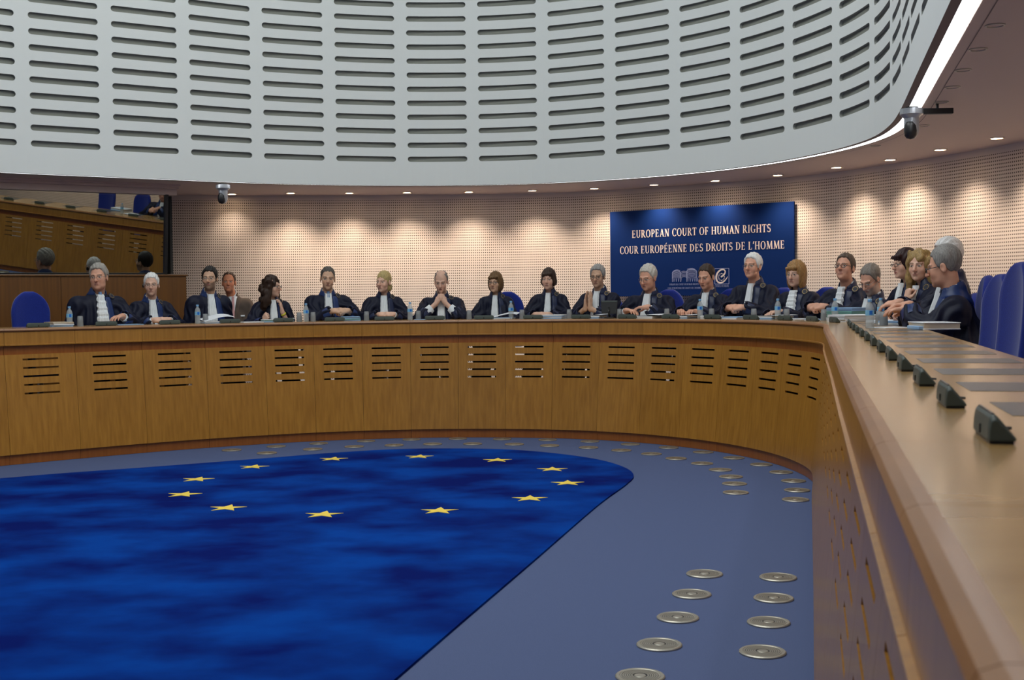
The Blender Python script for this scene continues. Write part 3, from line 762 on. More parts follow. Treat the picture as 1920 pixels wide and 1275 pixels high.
def hand(W, f, n, thumb, curl=(.25, .4, .3), spread=.10, tcl=.5, s=1.):
    """W wrist, f towards the fingers, n back of the hand, thumb = +1/-1 side along f x n"""
    f = nrm(f); n = nrm(np.array(n) - f * np.dot(n, f)); lat = np.cross(f, n) * thumb; pr = []
    pr.append(C_(W - f * .015, W + f * .03, .0235 * s, .022 * s, .012, sq=1.))
    spec = [(.029, .090, .070, .0088), (.010, .095, .079, .0092), (-.010, .090, .073, .0087), (-.028, .080, .056, .0077)]
    for i, (lo_, bo, L, r) in enumerate(spec):
        base = W + f * bo * s + lat * lo_ * s
        pr.append(C_(W + f * .015 + lat * lo_ * .62, base, .0145 * s, .0118 * s, .012))
    for i, (lo_, bo, L, r) in enumerate(spec):
        p = W + f * bo * s + lat * lo_ * s; ang = 0; d0 = nrm(f + lat * spread * (lo_ / .03))
        cc = curl[i] if isinstance(curl[0], (tuple, list)) else curl
        for j, fr in enumerate((.48, .29, .23)):
            ang += cc[j] + .06 * i * (1 if cc[0] > .5 else .4); d = d0 * math.cos(ang) - n * math.sin(ang)
            q = p + d * L * fr * s; pr.append(C_(p, q, r * s * (1 - .06 * j), r * s * (.94 - .08 * j), .004)); p = q
    p = W + f * .022 * s + lat * .022 * s; d = nrm(f * .62 + lat * .62 - n * .35)
    q = p + d * .042 * s; pr.append(C_(p, q, .0135 * s, .0115 * s, .010))
    d = nrm(f * (.8 + .2 * tcl) + lat * (.35 - tcl * .5) - n * (.3 + .3 * tcl)); p2 = q + d * .032 * s; pr.append(C_(q, p2, .0108 * s, .0098 * s, .004))
    d = nrm(f + lat * (.1 - tcl * .6) - n * .35); pr.append(C_(p2, p2 + d * .025 * s, .0096 * s, .0078 * s, .004))
    return pr

def arm_ik(S, W, pole, L1=.285, L2=.255):
    d = W - S; L = np.linalg.norm(d); L = min(L, (L1 + L2) * .995); u = nrm(d)
    a = (L1 * L1 - L2 * L2 + L * L) / (2 * L); h = math.sqrt(max(L1 * L1 - a * a, 0.0))
    p = np.array(pole, float); p = nrm(p - u * np.dot(p, u))
    return S + u * a + p * h

def head_prims(female=False, jaw=1., nose=1., chub=0.):
    P = [E_((0, .018, .034), (.0735, .094, .090), .02), E_((0, -.030, -.028), (.0575 + chub * .006, .062, .080), .03),
         E_((0, -.036, -.080), ((.043 + chub * .008) * jaw, .046, .033), .03), E_((0, -.078, -.099), (.019 * jaw, .014, .014), .018)]
    for s in (-1, 1):
        P += [E_((s * .036, -.060, -.032), (.024, .022, .026), .02), C_((s * .012, -.090, .020), (s * .046, -.074, .020), .009 if not female else .006, .007, .014)]
    P += [C_((0, -.089, .012), (0, -.112 - .004 * nose, -.030), .0068, .0122 * nose, .012)]
    for s in (-1, 1):
        P += [E_((s * .011, -.104, -.033), (.0085 * nose, .009, .007), .006), E_((s * .031, -.105, .001), (.017, .019, .0115), .010, None, 's'),
              E_((s * .031, -.0775, .001), (.0125, .0125, .0115), .003), E_((s * .0765, .010, -.012), (.009, .020, .032), .008, _rot('X', .2)),
              E_((s * .085, .004, -.010), (.006, .010, .018), .005, None, 's')]
    P += [C_((-.017, -.090, -.060), (.017, -.090, -.060), .0052, .0052, .006), C_((-.014, -.090, -.0695), (.014, -.090, -.0695), .0062, .0062, .006)]
    return P
HS = np.array([1.03, .97, .925])
def xf(prims, R, T):
    out = []
    for p in prims:
        if p[0] == 'e': p = ('e', p[1] * HS, p[2] * HS) + tuple(p[3:])
        else: p = ('c', p[1] * HS, p[2] * HS, p[3] * .97, p[4] * .97) + tuple(p[5:])
        if p[0] == 'e':
            Q = R if p[4] is None else R @ p[4]
            out.append(('e', R @ p[1] + T, p[2], p[3], Q, p[5]))
        elif p[0] == 'c': out.append(('c', R @ p[1] + T, R @ p[2] + T) + tuple(p[3:]))
    return out

def skin_colors(V, R, T, sk, brow, lip, beard=None, eye=(.04, .03, .02), nail=False):
    q = (V - T) @ R / HS; n = len(V); c = np.tile(np.array(sk, float), (n, 1))
    c *= (1 + .05 * np.sin(V[:, 0] * 90 + 2 * np.sin(V[:, 2] * 70)))[:, None]
    def blend(w, col):
        w = np.clip(w, 0, 1)[:, None]; c[:] = c * (1 - w) + np.array(col, float) * w
    x, y, z = q[:, 0], q[:, 1], q[:, 2]; front = (y < -.045)
    for s in (-1, 1):     # flush of the cheeks and ears
        blend(np.where(front, .35 * np.exp(-(((x - s * .036) / .02) ** 2 + ((z + .035) / .02) ** 2)), 0), (sk[0] * 1.02, sk[1] * .72, sk[2] * .66))
    blend(np.where(front & (np.abs(x) < .016) & (z < -.018) & (z > -.045), .3, 0), (sk[0], sk[1] * .75, sk[2] * .7))
    if beard is not None:
        col, amt, full = beard
        m = (z < -.048 + .55 * np.maximum(np.abs(x) - .03, 0)) & (y < .02 if full else y < -.04) & (z > -.135) & (np.linalg.norm(q, axis=1) < .16)
        if not full: m &= (np.abs(x) < .036)
        blend(np.where(m, amt, 0), col)
    m = front & (np.abs(x) < .021) & (np.abs(z + .0645) < .0085 * (1 - (np.abs(x) / .024) ** 2))
    blend(np.where(m, .85, 0), lip)
    blend(np.where(front & (np.abs(x) < .019) & (np.abs(z + .0647) < .0018), .7, 0), tuple(a * .35 for a in lip))
    for s in (-1, 1):
        ex = x - s * .031; ez = z - .001
        blend(np.where(front & ((ex / .0145) ** 2 + (ez / .0062) ** 2 < 1), 1, 0), (.55, .52, .48))
        blend(np.where(front & ((ex / .0062) ** 2 + (ez / .0062) ** 2 < 1), 1, 0), eye)
        blend(np.where(front & (np.abs(ex) < .016) & (np.abs(ez - .0062) < .0020), .7, 0), tuple(a * .3 for a in sk))
        arch = .0205 + .003 * (1 - (ex / .02) ** 2)
        blend(np.where(front & (np.abs(ex) < .021) & (np.abs(z - arch) < .0042), .8, 0), brow)
    return c

def hair_piece(style, R, T, c, parent, seed=0):
    """grown as a shell over the skull"""
    r = np.random.default_rng(seed); kind = style['kind']; t = style.get('t', .010) * .8
    P = [E_((0, .020, .036), (.0745 + t, .096 + t, .0905 + t * 1.1), .01)]
    ph = r.uniform(0, 6); top = style.get('top', 0.)
    if top: P.append(E_((0, -.02, .095 + top), (.058, .07, .035), .03))
    lo, hi = V3(-.13, -.15, -.15), V3(.13, .17, .18)
    disp_a = .0022; fq = 260.
    if kind in ('short', 'receding', 'bald'):
        pts = {'short': ([-.13, -.085, -.070, -.052, -.036, -.014, .0, .022, .03, .06, .14], [.100, .094, .084, .062, .014, -.022, -.016, .006, -.020, -.062, -.085]),
               'receding': ([-.13, -.075, -.045, -.038, -.030, -.012, .0, .022, .03, .06, .14], [.13, .112, .085, .045, .012, -.020, -.016, .006, -.020, -.062, -.085]),
               'bald': ([-.13, -.05, -.03, -.02, -.012, .0, .022, .03, .06, .14], [.2, .1, .08, .03, -.018, -.014, .006, -.02, -.062, -.085])}[kind]
        px, pz = pts; fr = style.get('front', 0.)
        def cut(Q):
            ax_ = np.abs(Q[..., 0]); zl = np.interp(Q[..., 1], px, pz) + fr * np.clip(-Q[..., 1] / .08, 0, 1)
            zl = zl + np.clip(-Q[..., 1] / .05, 0, 1) * (.016 * np.clip(ax_ / .05, 0, 1) ** 2 + .0035 * np.sin(Q[..., 0] * 170 + ph))
            return (Q[..., 2] - zl) * .8
        P.append(('f', lambda Q: cut(Q), .006, 's', V3(-.2, -.2, -.2), V3(.2, .2, .2)))
        # 's' subtracts where the function is negative: below the hair line
        if kind == 'bald': P.append(E_((0, -.02, .125), (.052, .085, .050), .02, None, 's'))
        for s in (-1, 1): P.append(E_((s * .088, .010, -.012), (.018, .026, .034), .004, None, 's'))
    elif kind in ('bob', 'long', 'pixie', 'pulled'):
        ln = style.get('len', .10)
        if kind == 'bob':
            for s in (-1, 1): P.append(E_((s * .052, .020, -.030), (.040, .075, .055 + ln), .03))
            P.append(E_((0, .055, -.03), (.074, .055, .06 + ln), .03)); lo[2] = -.24
        if kind == 'long':
            wk = style.get('w', 1.)
            lo, hi = V3(-.19, -.19, -.36), V3(.19, .22, .20)
            for i in range(46):
                a = r.uniform(-.15, math.pi + .15); zz = r.uniform(-.25, .09); rad = .085 + .03 * (zz < -.02)
                P.append(E_((rad * wk * math.cos(a), .015 + rad * math.sin(a) * 1.05, zz), V3(1, 1, 1.25) * r.uniform(.022, .036) * (.75 + .25 * wk if wk == 1 else .72), .012))
            for s in (-1, 1): P.append(C_((s * .07, .0, .03), (s * .098 * wk, .01, -.17 if wk == 1 else -.12), .035 * wk, .045 * wk, .03))
            P.append(C_((0, .07, .0), (0, .08, -.2), .07, .07, .03)); disp_a = .006; fq = 95.
        if kind == 'pixie':
            for s in (-1, 1): P.append(E_((s * .058, .020, -.012), (.030, .060, .050), .02))
            P.append(E_((0, .06, -.035), (.06, .04, .05), .02))
        if kind == 'pulled':
            P.append(E_((0, .115, -.035), (.028, .026, .045), .02)); P.append(E_((.045, .05, -.06), (.03, .045, .05), .02)); lo[2] = -.2; hi[1] = .2
        fh = style.get('forehead', .060); fw = style.get('facew', .062); fx = style.get('facex', 0.)
        P.append(E_((fx, -.098, -.055 + 0.), (fw, .075, .055 + fh), .010, None, 's'))
        P.append(E_((0, -.05, -.17), (.05, .09, .09), .02, None, 's'))
        if kind in ('bob', 'pixie') and style.get('fringe', 1):
            P.append(C_((-.05, -.082, .058), (.045, -.078, .066), .014, .016, .012))
        if kind == 'pulled':
            for s in (-1, 1): P.append(E_((s * .088, .006, -.014), (.016, .022, .03), .004, None, 's'))
    def disp(Q):
        return disp_a * np.sin(Q[:, 0] * fq * .75 + 2.5 * np.sin(Q[:, 2] * 25 + ph) + 2.5 * np.sin(Q[:, 1] * 22)) + (disp_a * .8 * np.sin(Q[:, 1] * fq * .8 + 3 * np.sin(Q[:, 0] * 50) + ph) if kind == 'long' else 0)
    V, F = surface(P, .0046 if kind != 'long' else .0056, lo, hi, disp)
    return mesh_np('hair', (V * HS) @ R.T + T, F, hair_mat(c), parent)

def project(prims, xs, zs, y0=-.7):
    """march from the front (-y) on to the cloth"""
    X, Z = np.broadcast_arrays(xs, zs); P = np.stack([X, np.full(X.shape, y0), Z], -1).astype(float)
    for _ in range(60): P[..., 1] += np.clip(field(prims, P), -.02, .2) * .85
    return P[..., 1]
def ribbon(prims, rows, off, pleat=0., npl=9, edge=.0):
    """rows = [(xc, z, width)...]; returns grid draped on the cloth"""
    V = []; n = npl
    for i, (xc, z, wd) in enumerate(rows):
        xs = np.linspace(-wd / 2, wd / 2, n) + xc; ys = project(prims, xs, np.full(n, z))
        ys = np.minimum(ys, ys.min() + .03)
        for j in range(n):
            e = j in (0, n - 1)
            V.append((xs[j] + edge * math.sin(i * 1.9) * (1 if e else 0), ys[j] - (off if not e else off * .25) - (pleat if j % 2 else 0) * (0 if e else 1), z))
    F = [(i * n + j, (i + 1) * n + j, (i + 1) * n + j + 1, i * n + j + 1) for i in range(len(rows) - 1) for j in range(n - 1)]
    return np.array(V), F

KZ = 1.12
def seat_frame(s_, off): 
    p = BENCH.at(s_, off); nv = BENCH.normal(s_); return p, nv, math.atan2(-nv[0], nv[1])

def person(name_label, pos, theta, head, hyaw, hpitch=0., hroll=0., scale=1., arms=None, hair=None, haircol=(120, 110, 100), sk=(.52, .33, .24), brow=(.12, .08, .05), lip=(.42, .17, .14), beard=None,
           female=False, jaw=1., chub=0., glasses=None, satin='satin_shaded', jabot=True, jabot_len=.30, jabot_w=(.045, .075), collar=True, cuffs=False, suit=False, bulk=1., lean=0., badge=True, seed=1, desk_y=-.25, extras=(), shoulder_dx=0., stand=False, ruffle=False, tie=None, collar_r=.100, group='judges seated along the bench'):
    """local frame: -y is the way the torso faces, natural proportions, z scaled by KZ"""
    zfloor = 0. if stand else DAIS
    root = empty('person', (pos[0], pos[1], zfloor), theta, (scale, scale, scale * KZ)); tag(root, name_label, 'person', group)
    if group is None and 'group' in root: del root['group']
    H = V3(*head); zd = (DESK - DAIS) / (KZ * scale)
    R = _rot('Z', hyaw) @ _rot('Y', hroll) @ _rot('X', hpitch)
    Sc = V3(H[0] * .7 + shoulder_dx, H[1] * .75 + .045 - lean * .0, H[2] - (.214 if not female else .206))       # middle of the shoulders
    sw = (.160 if not female else .142) * bulk
    pelvis = V3(H[0] * .2, .06, .52) if not stand else V3(H[0], H[1] + .02, H[2] - .68)
    nb = Sc + V3(0, .0, .045)
    neck_top = H + R @ V3(0, .022, -.060)
    SH = {-1: Sc + V3(-sw, 0, -.035), 1: Sc + V3(sw, 0, -.035)}
    # ---- body
    B = [C_(pelvis, Sc - V3(0, 0, .16), .13, .14, .05, sq=.7), C_(Sc - V3(0, 0, .16), nb - V3(0, 0, .05), .13, .08, .05, sq=.75), C_(SH[-1], SH[1], .045, .045, .04)]
    B += [C_(nb - V3(0, 0, .03), neck_top, .058 if not female else .048, .054 if not female else .045, .02)]
    robe_arm = []; handp = []; cuffm = []
    arms = arms or {}
    for s in (-1, 1):
        a = arms.get(s)
        if a is None: continue
        W = V3(*a['W']); Sx = SH[s]
        Lr = np.linalg.norm(W - Sx); L1, L2 = .285, .255
        if Lr > .53: k_ = Lr / .53; L1 *= k_; L2 *= k_
        El = arm_ik(Sx, W, a.get('pole', (s * .7, .15, -.6)), L1, L2)
        B += [C_(Sx, El, .045, .038, .02), C_(El, W, .036, .0245, .02)]
        handp += hand(W, V3(*a['f']), V3(*a['n']), a.get('th', s), a.get('curl', (.3, .4, .3)), tcl=a.get('tcl', .5), s=.93 if female else 1.)
        fr = a.get('sleeve', .84); Cf = El + (W - El) * fr
        wr = a.get('cuffr', .058)
        robe_arm.append((s, Sx, El, Cf, W, wr))
    B += handp
    hp = xf(head_prims(female, jaw, 1., chub), R, H)
    B += hp
    # legs
    for s in (-1, 1):
        if stand: B += [C_(pelvis + V3(s * .08, 0, 0), V3(pelvis[0] + s * .09, pelvis[1], .08), .085, .05, .03), C_((pelvis[0] + s * .09, pelvis[1], .045), (pelvis[0] + s * .09, pelvis[1] - .14, .045), .042, .038, .03)]
        else: B += [C_(pelvis + V3(s * .08, 0, -.01), (s * .12, -.36, .53), .08, .06, .03), C_((s * .12, -.36, .53), (s * .12, -.40, .09), .055, .04, .03), C_((s * .12, -.39, .045), (s * .12, -.53, .045), .04, .036, .03)]
    DK = ('b', V3(0, desk_y - .5, zd - .024), V3(1.2, .5, .0262), .006, 's')
    if not stand: B.append(DK)
    hs = .0052
    lo = V3(-.42, -.80, 0.02); hi = V3(.42, .32, H[2] + .15)
    allp = [p for p in B if p[0] != 'b']; mn = np.min([_bb(p)[0] for p in allp], 0); mx_ = np.max([_bb(p)[1] for p in allp], 0)
    lo = mn - .02; hi = mx_ + .02; lo[2] = max(lo[2], 0.001)
    # the hidden legs are not needed at full resolution: start the fine grid at the lap
    zc = .40 if not stand else H[2] - .75
    lo[2] = max(lo[2], zc)
    V, F = surface(B, hs, lo, hi)
    col = skin_colors(V, R, H, sk, brow, lip, beard)
    mesh_np('body', V, F, M['skin'], root, col)
    # ---- robe (or jacket)
    f1 = 1. if suit else 1.15
    RB = [C_(pelvis + V3(0, -.0, .02), Sc - V3(0, 0, .19), (.200 if not suit else .17) * bulk, (.172 if not suit else .165) * bulk, .05, sq=.74),
          C_(Sc - V3(0, 0, .19), Sc - V3(0, 0, .075), (.172 if not suit else .168) * bulk, .125 * bulk, .06, sq=.72),
          C_(SH[-1] - V3(0, 0, .005), SH[1] - V3(0, 0, .005), .060, .060, .06), C_(Sc + V3(0, .012, -.01), nb + (neck_top - nb) * .25, .092, .068, .05)]
    if not suit: RB.append(C_(nb + V3(0, .008, 0), nb + (neck_top - nb) * .30 + V3(0, .016, 0), .078 if not female else .066, .068 if not female else .058, .012))
    torso_only = list(RB)
    if not stand:
        for s in (-1, 1): RB += [C_(pelvis + V3(s * .09, 0, 0), (s * .13, -.34, .53), .12, .10, .05), C_((s * .13, -.34, .53), (s * .14, -.38, .12), .095, .12, .05)]
    else: RB += [C_(pelvis, pelvis - V3(0, 0, .12), .175 * bulk, .18 * bulk, .05, sq=.72)]
    sl_info = []
    for s, Sx, El, Cf, W, wr in robe_arm:
        RB += [C_(Sx, El, .072 * f1 * .94, .068 * f1, .06), C_(El, Cf, .068 * f1, wr * (1.1 if not suit else .75), .045)]
        sl_info.append((Sx, El)); sl_info.append((El, Cf))
    for s in (-1, 1):
        if s not in arms:
            q = SH[s] + V3(s * .06, .02, -.27); RB += [C_(SH[s], q, .072 * f1, .08, .06), C_(q, q + V3(-s * .02, -.1, -.24), .08, .06, .05)]
            sl_info.append((SH[s], q))
    RB.append(C_(nb - V3(0, 0, .055), neck_top + V3(0, 0, .05) + (neck_top - nb) * .2, .0640 if not female else .0525, .069 if not female else .057, .006, 's'))
    RB.append(C_(nb + V3(0, -.070, -.004), nb + V3(0, -.10, .075), .026, .055, .012, 's'))
    for s, Sx, El, Cf, W, wr in robe_arm:      # open sleeve ends
        d = nrm(W - El); RB.append(C_(Cf + d * (wr * .55), Cf + d * (wr * 2.2), wr * .90, wr * 1.6, .006, 's'))
    if not stand: RB.append(('b', V3(0, desk_y - .5, zd - .024), V3(1.2, .5, .0275), .008, 's'))
    rr = np.random.default_rng(seed); ph = rr.uniform(0, 6, 6)
    def disp(Q):
        amp = .0035 if suit else .0085
        a = np.arctan2(Q[:, 1] - Sc[1] - .02, Q[:, 0] - Sc[0])
        w = np.clip((Sc[2] + .02 - Q[:, 2]) / .10, .0, 1)
        d = amp * w * np.sin(a * 15 + ph[0] + 2.2 * np.sin(Q[:, 2] * 7 + ph[1]) + 1.2 * np.sin(Q[:, 0] * 11 + ph[5]))
        for k, (A_, B_) in enumerate(sl_info):
            ax = B_ - A_; L = np.linalg.norm(ax); u_ = ax / L; q = Q - A_; t = q @ u_; pe = q - t[:, None] * u_
            rad = np.linalg.norm(pe, axis=1); e1 = nrm(np.cross(u_, V3(.3, 1, .2))); e2 = np.cross(u_, e1); an = np.arctan2(pe @ e2, pe @ e1)
            wt_ = np.clip((.135 - rad) / .04, 0, 1) * np.clip((t + .03) / .05, 0, 1) * np.clip((L + .06 - t) / .05, 0, 1)
            d = d * (1 - wt_) + wt_ * amp * np.sin(an * 6 + ph[2] + 14 * t + 1.5 * np.sin(t * 30 + ph[3] + k))
        return d
    ap = [p for p in RB if (p[0] in 'ce' and _kop(p)[1] == 'u')]; mn = np.min([_bb(p)[0] for p in ap], 0) - .03; mx_ = np.max([_bb(p)[1] for p in ap], 0) + .03
    mn[2] = max(mn[2], .03 if not stand else H[2] - .85)
    V, F = surface(RB, .0085, mn, mx_, disp)
    mesh_np('jacket' if suit else 'robe', V, F, M['suit'] if suit else M['robe'], root)
    if not suit:
        rad = collar_r; ctr = nb + V3(0, .012, -.005)
        SHELL = [tuple([p[0], p[1], p[2], p[3] + .007, p[4] + .007] + list(p[5:])) if p[0] == 'c' else p for p in torso_only]
        SHELL.append(('f', lambda Q: rad - np.linalg.norm((Q - ctr) * np.array([1, 1, .8]), axis=-1), .004, 's', ctr - .4, ctr + .4))
        SHELL.append(('f', lambda Q: field(torso_only, Q) + .006, .002, 's', ctr - .3, ctr + .3))
        SHELL.append(C_(nb - V3(0, 0, .055), neck_top + V3(0, 0, .05) + (neck_top - nb) * .2, .0640 if not female else .0525, .069 if not female else .057, .004, 's'))
        SHELL.append(C_(nb + V3(0, -.070, -.02), nb + V3(0, -.12, .075), .034, .055, .008, 's')); SHELL.append(C_(nb + V3(0, -.10, -.02), nb + V3(0, -.13, -.2), .034, .06, .008, 's'))
        V, F = surface(SHELL, .0075, ctr - rad * 1.35, ctr + rad * 1.35)
        if len(F) > 40: mesh_np('robe_collar', V, F, M[satin], root)
        for s, Sx, El, Cf, W, wr in robe_arm:
            d = nrm(W - El); q = Vector(d).to_track_quat('Z', 'Y').to_matrix(); n_ = 24; vs = []
            for rr_, tt in ((wr * 1.14, -.055), (wr * 1.13, .012), (wr * 1.03, .016), (wr * .96, -.02)):
                for k in range(n_):
                    a = 2 * math.pi * k / n_; p = Vector(Cf + d * tt) + q @ Vector((rr_ * math.cos(a), rr_ * math.sin(a), 0))
                    if not stand and p.y < desk_y + .02 and p.z > zd - .12: p.z = max(p.z, zd + .003)
                    vs.append(p)
            m = MB(); m.add(vs, [(j * n_ + k, j * n_ + (k + 1) % n_, (j + 1) * n_ + (k + 1) % n_, (j + 1) * n_ + k) for j in range(3) for k in range(n_)]); m.build('sleeve_cuff', M[satin], root, smooth=True)
    # hair
    if hair: hair_piece(hair, R, H, haircol, root, seed)
    # collar, jabot, facing, badge
    nf = nb + (neck_top - nb) * .62
    if collar and not female or suit:
        m = MB(); ax = nrm(neck_top - nb); e1 = nrm(np.cross(ax, V3(0, 1, .0))); e2 = np.cross(ax, e1)
        n_ = 28; vs = []
        for rr_, tt in ((.0625, .12), (.0620, .50), (.0610, .56), (.0590, .50)):
            for k in range(n_):
                a = 2 * math.pi * k / n_; fr_ = max(0, -(e1 * math.cos(a) + e2 * math.sin(a))[1])
                vs.append(nb + (neck_top - nb) * (tt - .30 * fr_) + (e1 * math.cos(a) + e2 * math.sin(a)) * rr_)
        m.add(vs, [(j * n_ + k, j * n_ + (k + 1) % n_, (j + 1) * n_ + (k + 1) % n_, (j + 1) * n_ + k) for j in range(3) for k in range(n_)])
        m.build('shirt_collar', M['white'], root, smooth=True)
    zt_ = nb[2] + .018
    if jabot and not suit:
        nr = 22; rows = []; jabot_w = (jabot_w[0] * 1.1, jabot_w[1] * 1.18)
        for i in range(nr):
            t = i / (nr - 1); z = zt_ - t * jabot_len; rows.append((nb[0] + (Sc[0] * 0 + pelvis[0] - nb[0]) * t * .25, z, jabot_w[0] + (jabot_w[1] - jabot_w[0]) * min(1, t * 1.6)))
        V_, F_ = ribbon(torso_only, rows, .020, .006, 11, .006 if ruffle else .001)
        if ruffle:
            for i in range(nr): V_[i * 11:(i + 1) * 11, 1] -= .008 * abs(math.sin(i * 1.15))
        m = MB(); m.add(V_, F_); m.build('jabot', M['white'], root, smooth=False, solid=.002)
    if suit:
        nr = 14
        rows = [(nb[0], zt_ + .0 - .24 * i / (nr - 1), .10 - .075 * i / (nr - 1)) for i in range(nr)]
        V_, F_ = ribbon(torso_only, rows, .010, 0, 7); m = MB(); m.add(V_, F_); m.build('shirt_front', M['white'], root, solid=.002)
        rows = [(nb[0], zt_ - .002 - .235 * i / (nr - 1), .030 + .012 * i / (nr - 1)) for i in range(nr)]
        V_, F_ = ribbon(torso_only, rows, .016, 0, 5); m = MB(); m.add(V_, F_); m.build('tie', M['pink'], root, solid=.004)
        for s in (-1, 1):
            rows = [(nb[0] + s * (.068 - .048 * i / (nr - 1)), zt_ - .02 - .24 * i / (nr - 1), .030 + .020 * math.sin(math.pi * min(1, .3 + i / (nr - 1) * .8))) for i in range(nr)]
            V_, F_ = ribbon(torso_only, rows, .013, 0, 5); m = MB(); m.add(V_, F_); m.build('lapel', M['suit'], root, solid=.003)
        V_, F_ = ribbon(torso_only, [(nb[0] + .115, Sc[2] - .14, .05), (nb[0] + .115, Sc[2] - .155, .05)], .011, 0, 5); m = MB(); m.add(V_, F_); m.build('pocket_square', M['white'], root, solid=.002)
    if tie:
        V_, F_ = ribbon(torso_only, [(nb[0], zt_ + .022 - .06 * i / 4, .024 + .004 * i) for i in range(5)], .022, 0, 5); m = MB(); m.add(V_, F_); m.build('tie', M[tie], root, solid=.004)
    if not suit:
        nr = 18; rows = []
        for i in range(nr):
            t = i / (nr - 1); rows.append((nb[0] + .074 + .036 * t, zt_ - .025 - t * (jabot_len + .02), .060 + .040 * t))
        V_, F_ = ribbon(torso_only, rows, .0125, 0, 7); m = MB(); m.add(V_, F_); m.build('robe_facing', M[satin], root, smooth=True, solid=.002)
    if badge and not suit:
        bx = nb[0] + sw * .62; P0 = V3(bx, -.5, Sc[2] + .045)
        # find the top front of the shoulder
        z = Sc[2] + .16; y = Sc[1] - .035; p = V3(bx, y, z)
        for _ in range(50): p[2] -= max(0, float(field(torso_only, p[None])[0])) * .8
        e = 1e-3; g = nrm([float(field(torso_only, (p + e * np.eye(3)[i])[None])[0] - field(torso_only, (p - e * np.eye(3)[i])[None])[0]) for i in range(3)])
        g = nrm(g + V3(0, -.5, 0)); p = p + g * .014
        q = Vector(g).to_track_quat('Z', 'Y').to_matrix()
        m = MB(); m.lathe([(.034, -.012), (.034, .003), (.030, .006), (.0005, .006)], 24, tuple(p), q, cap=False); b = m.build('shoulder_badge', M['badge'], root)
        m = MB()
        for k in range(12):
            a = k * math.pi / 6; c = Vector((.022 * math.cos(a), .022 * math.sin(a), .0065)); m.lathe([(.0028, 0), (.0028, .0015)], 6, tuple(Vector(p) + q @ c), q)
        m.build('star_ring', M['gold'], b)
    if cuffs:
        for s, Sx, El, Cf, W, wr in robe_arm:
            if cuffs == 'small' or cuffs == 'large':
                ln_, r0, r1 = (.055, .040, .036) if cuffs == 'small' else (.15, .062, .046)
                d = nrm(W - El); a = W - d * (.018 if cuffs == 'small' else .075); b_ = a - d * ln_
                m = MB(); q = Vector(d).to_track_quat('Z', 'Y').to_matrix(); L = np.linalg.norm(a - b_)
                m.lathe([(r0, 0), (r1, L), (r1 - .004, L), (r0 - .004, 0)], 22, tuple(b_), q, cap=False); m.build('shirt_cuff', M['white'], root, smooth=True)
    if glasses:
        m = MB(); k = glasses; rx, rz = .0205, (.0155 if k != 'narrow' else .0115); th = .0014 if k == 'wire' else .0021
        for s in (-1, 1):
            pts = [R @ V3(s * .0320 + rx * math.cos(a), -.1085 + .012 * (abs(s * .0315 + rx * math.cos(a)) / .05) ** 2, -.003 + rz * math.sin(a)) + H for a in np.linspace(0, 2 * math.pi, 20, endpoint=False)]
            m.tube(pts, th, 6, True)
            m.tube([R @ V3(s * .052, -.097, .001) + H, R @ V3(s * .068, -.070, .003) + H, R @ V3(s * .0795, -.01, .002) + H, R @ V3(s * .080, .018, -.006) + H], th, 6)
        m.tube([R @ V3(-.0115, -.110, .0) + H, R @ V3(0, -.113, .003) + H, R @ V3(.0115, -.110, .0) + H], th, 6)
        m.build('glasses', M['wireframe' if k == 'wire' else 'darkframe'], root, smooth=True)
    for ex in extras:
        if ex[0] == 'band':      # ring around a forearm
            s = ex[1]; ra = [q for q in robe_arm if q[0] == s][0]; d = nrm(ra[4] - ra[2]); q = Vector(d).to_track_quat('Z', 'Y').to_matrix(); c = ra[4] - d * ex[3]
            m = MB(); m.lathe([(.029, -.009), (.0315, -.009), (.0315, .009), (.029, .009)], 20, tuple(c), q, cap=False); m.build(ex[4], M[ex[2]], root, smooth=True)
        if ex[0] == 'headphone':
            m = MB(); m.add([], []); c = R @ V3(-.086, .006, -.010) + H; q = Vector(R @ V3(-1, 0, 0)).to_track_quat('Z', 'Y').to_matrix(); m.lathe([(.020, -.004), (.022, .004), (.016, .012), (.0005, .013)], 18, tuple(c), q, cap=False)
            m.build('earpiece', M['black'], root, smooth=True)
    return root

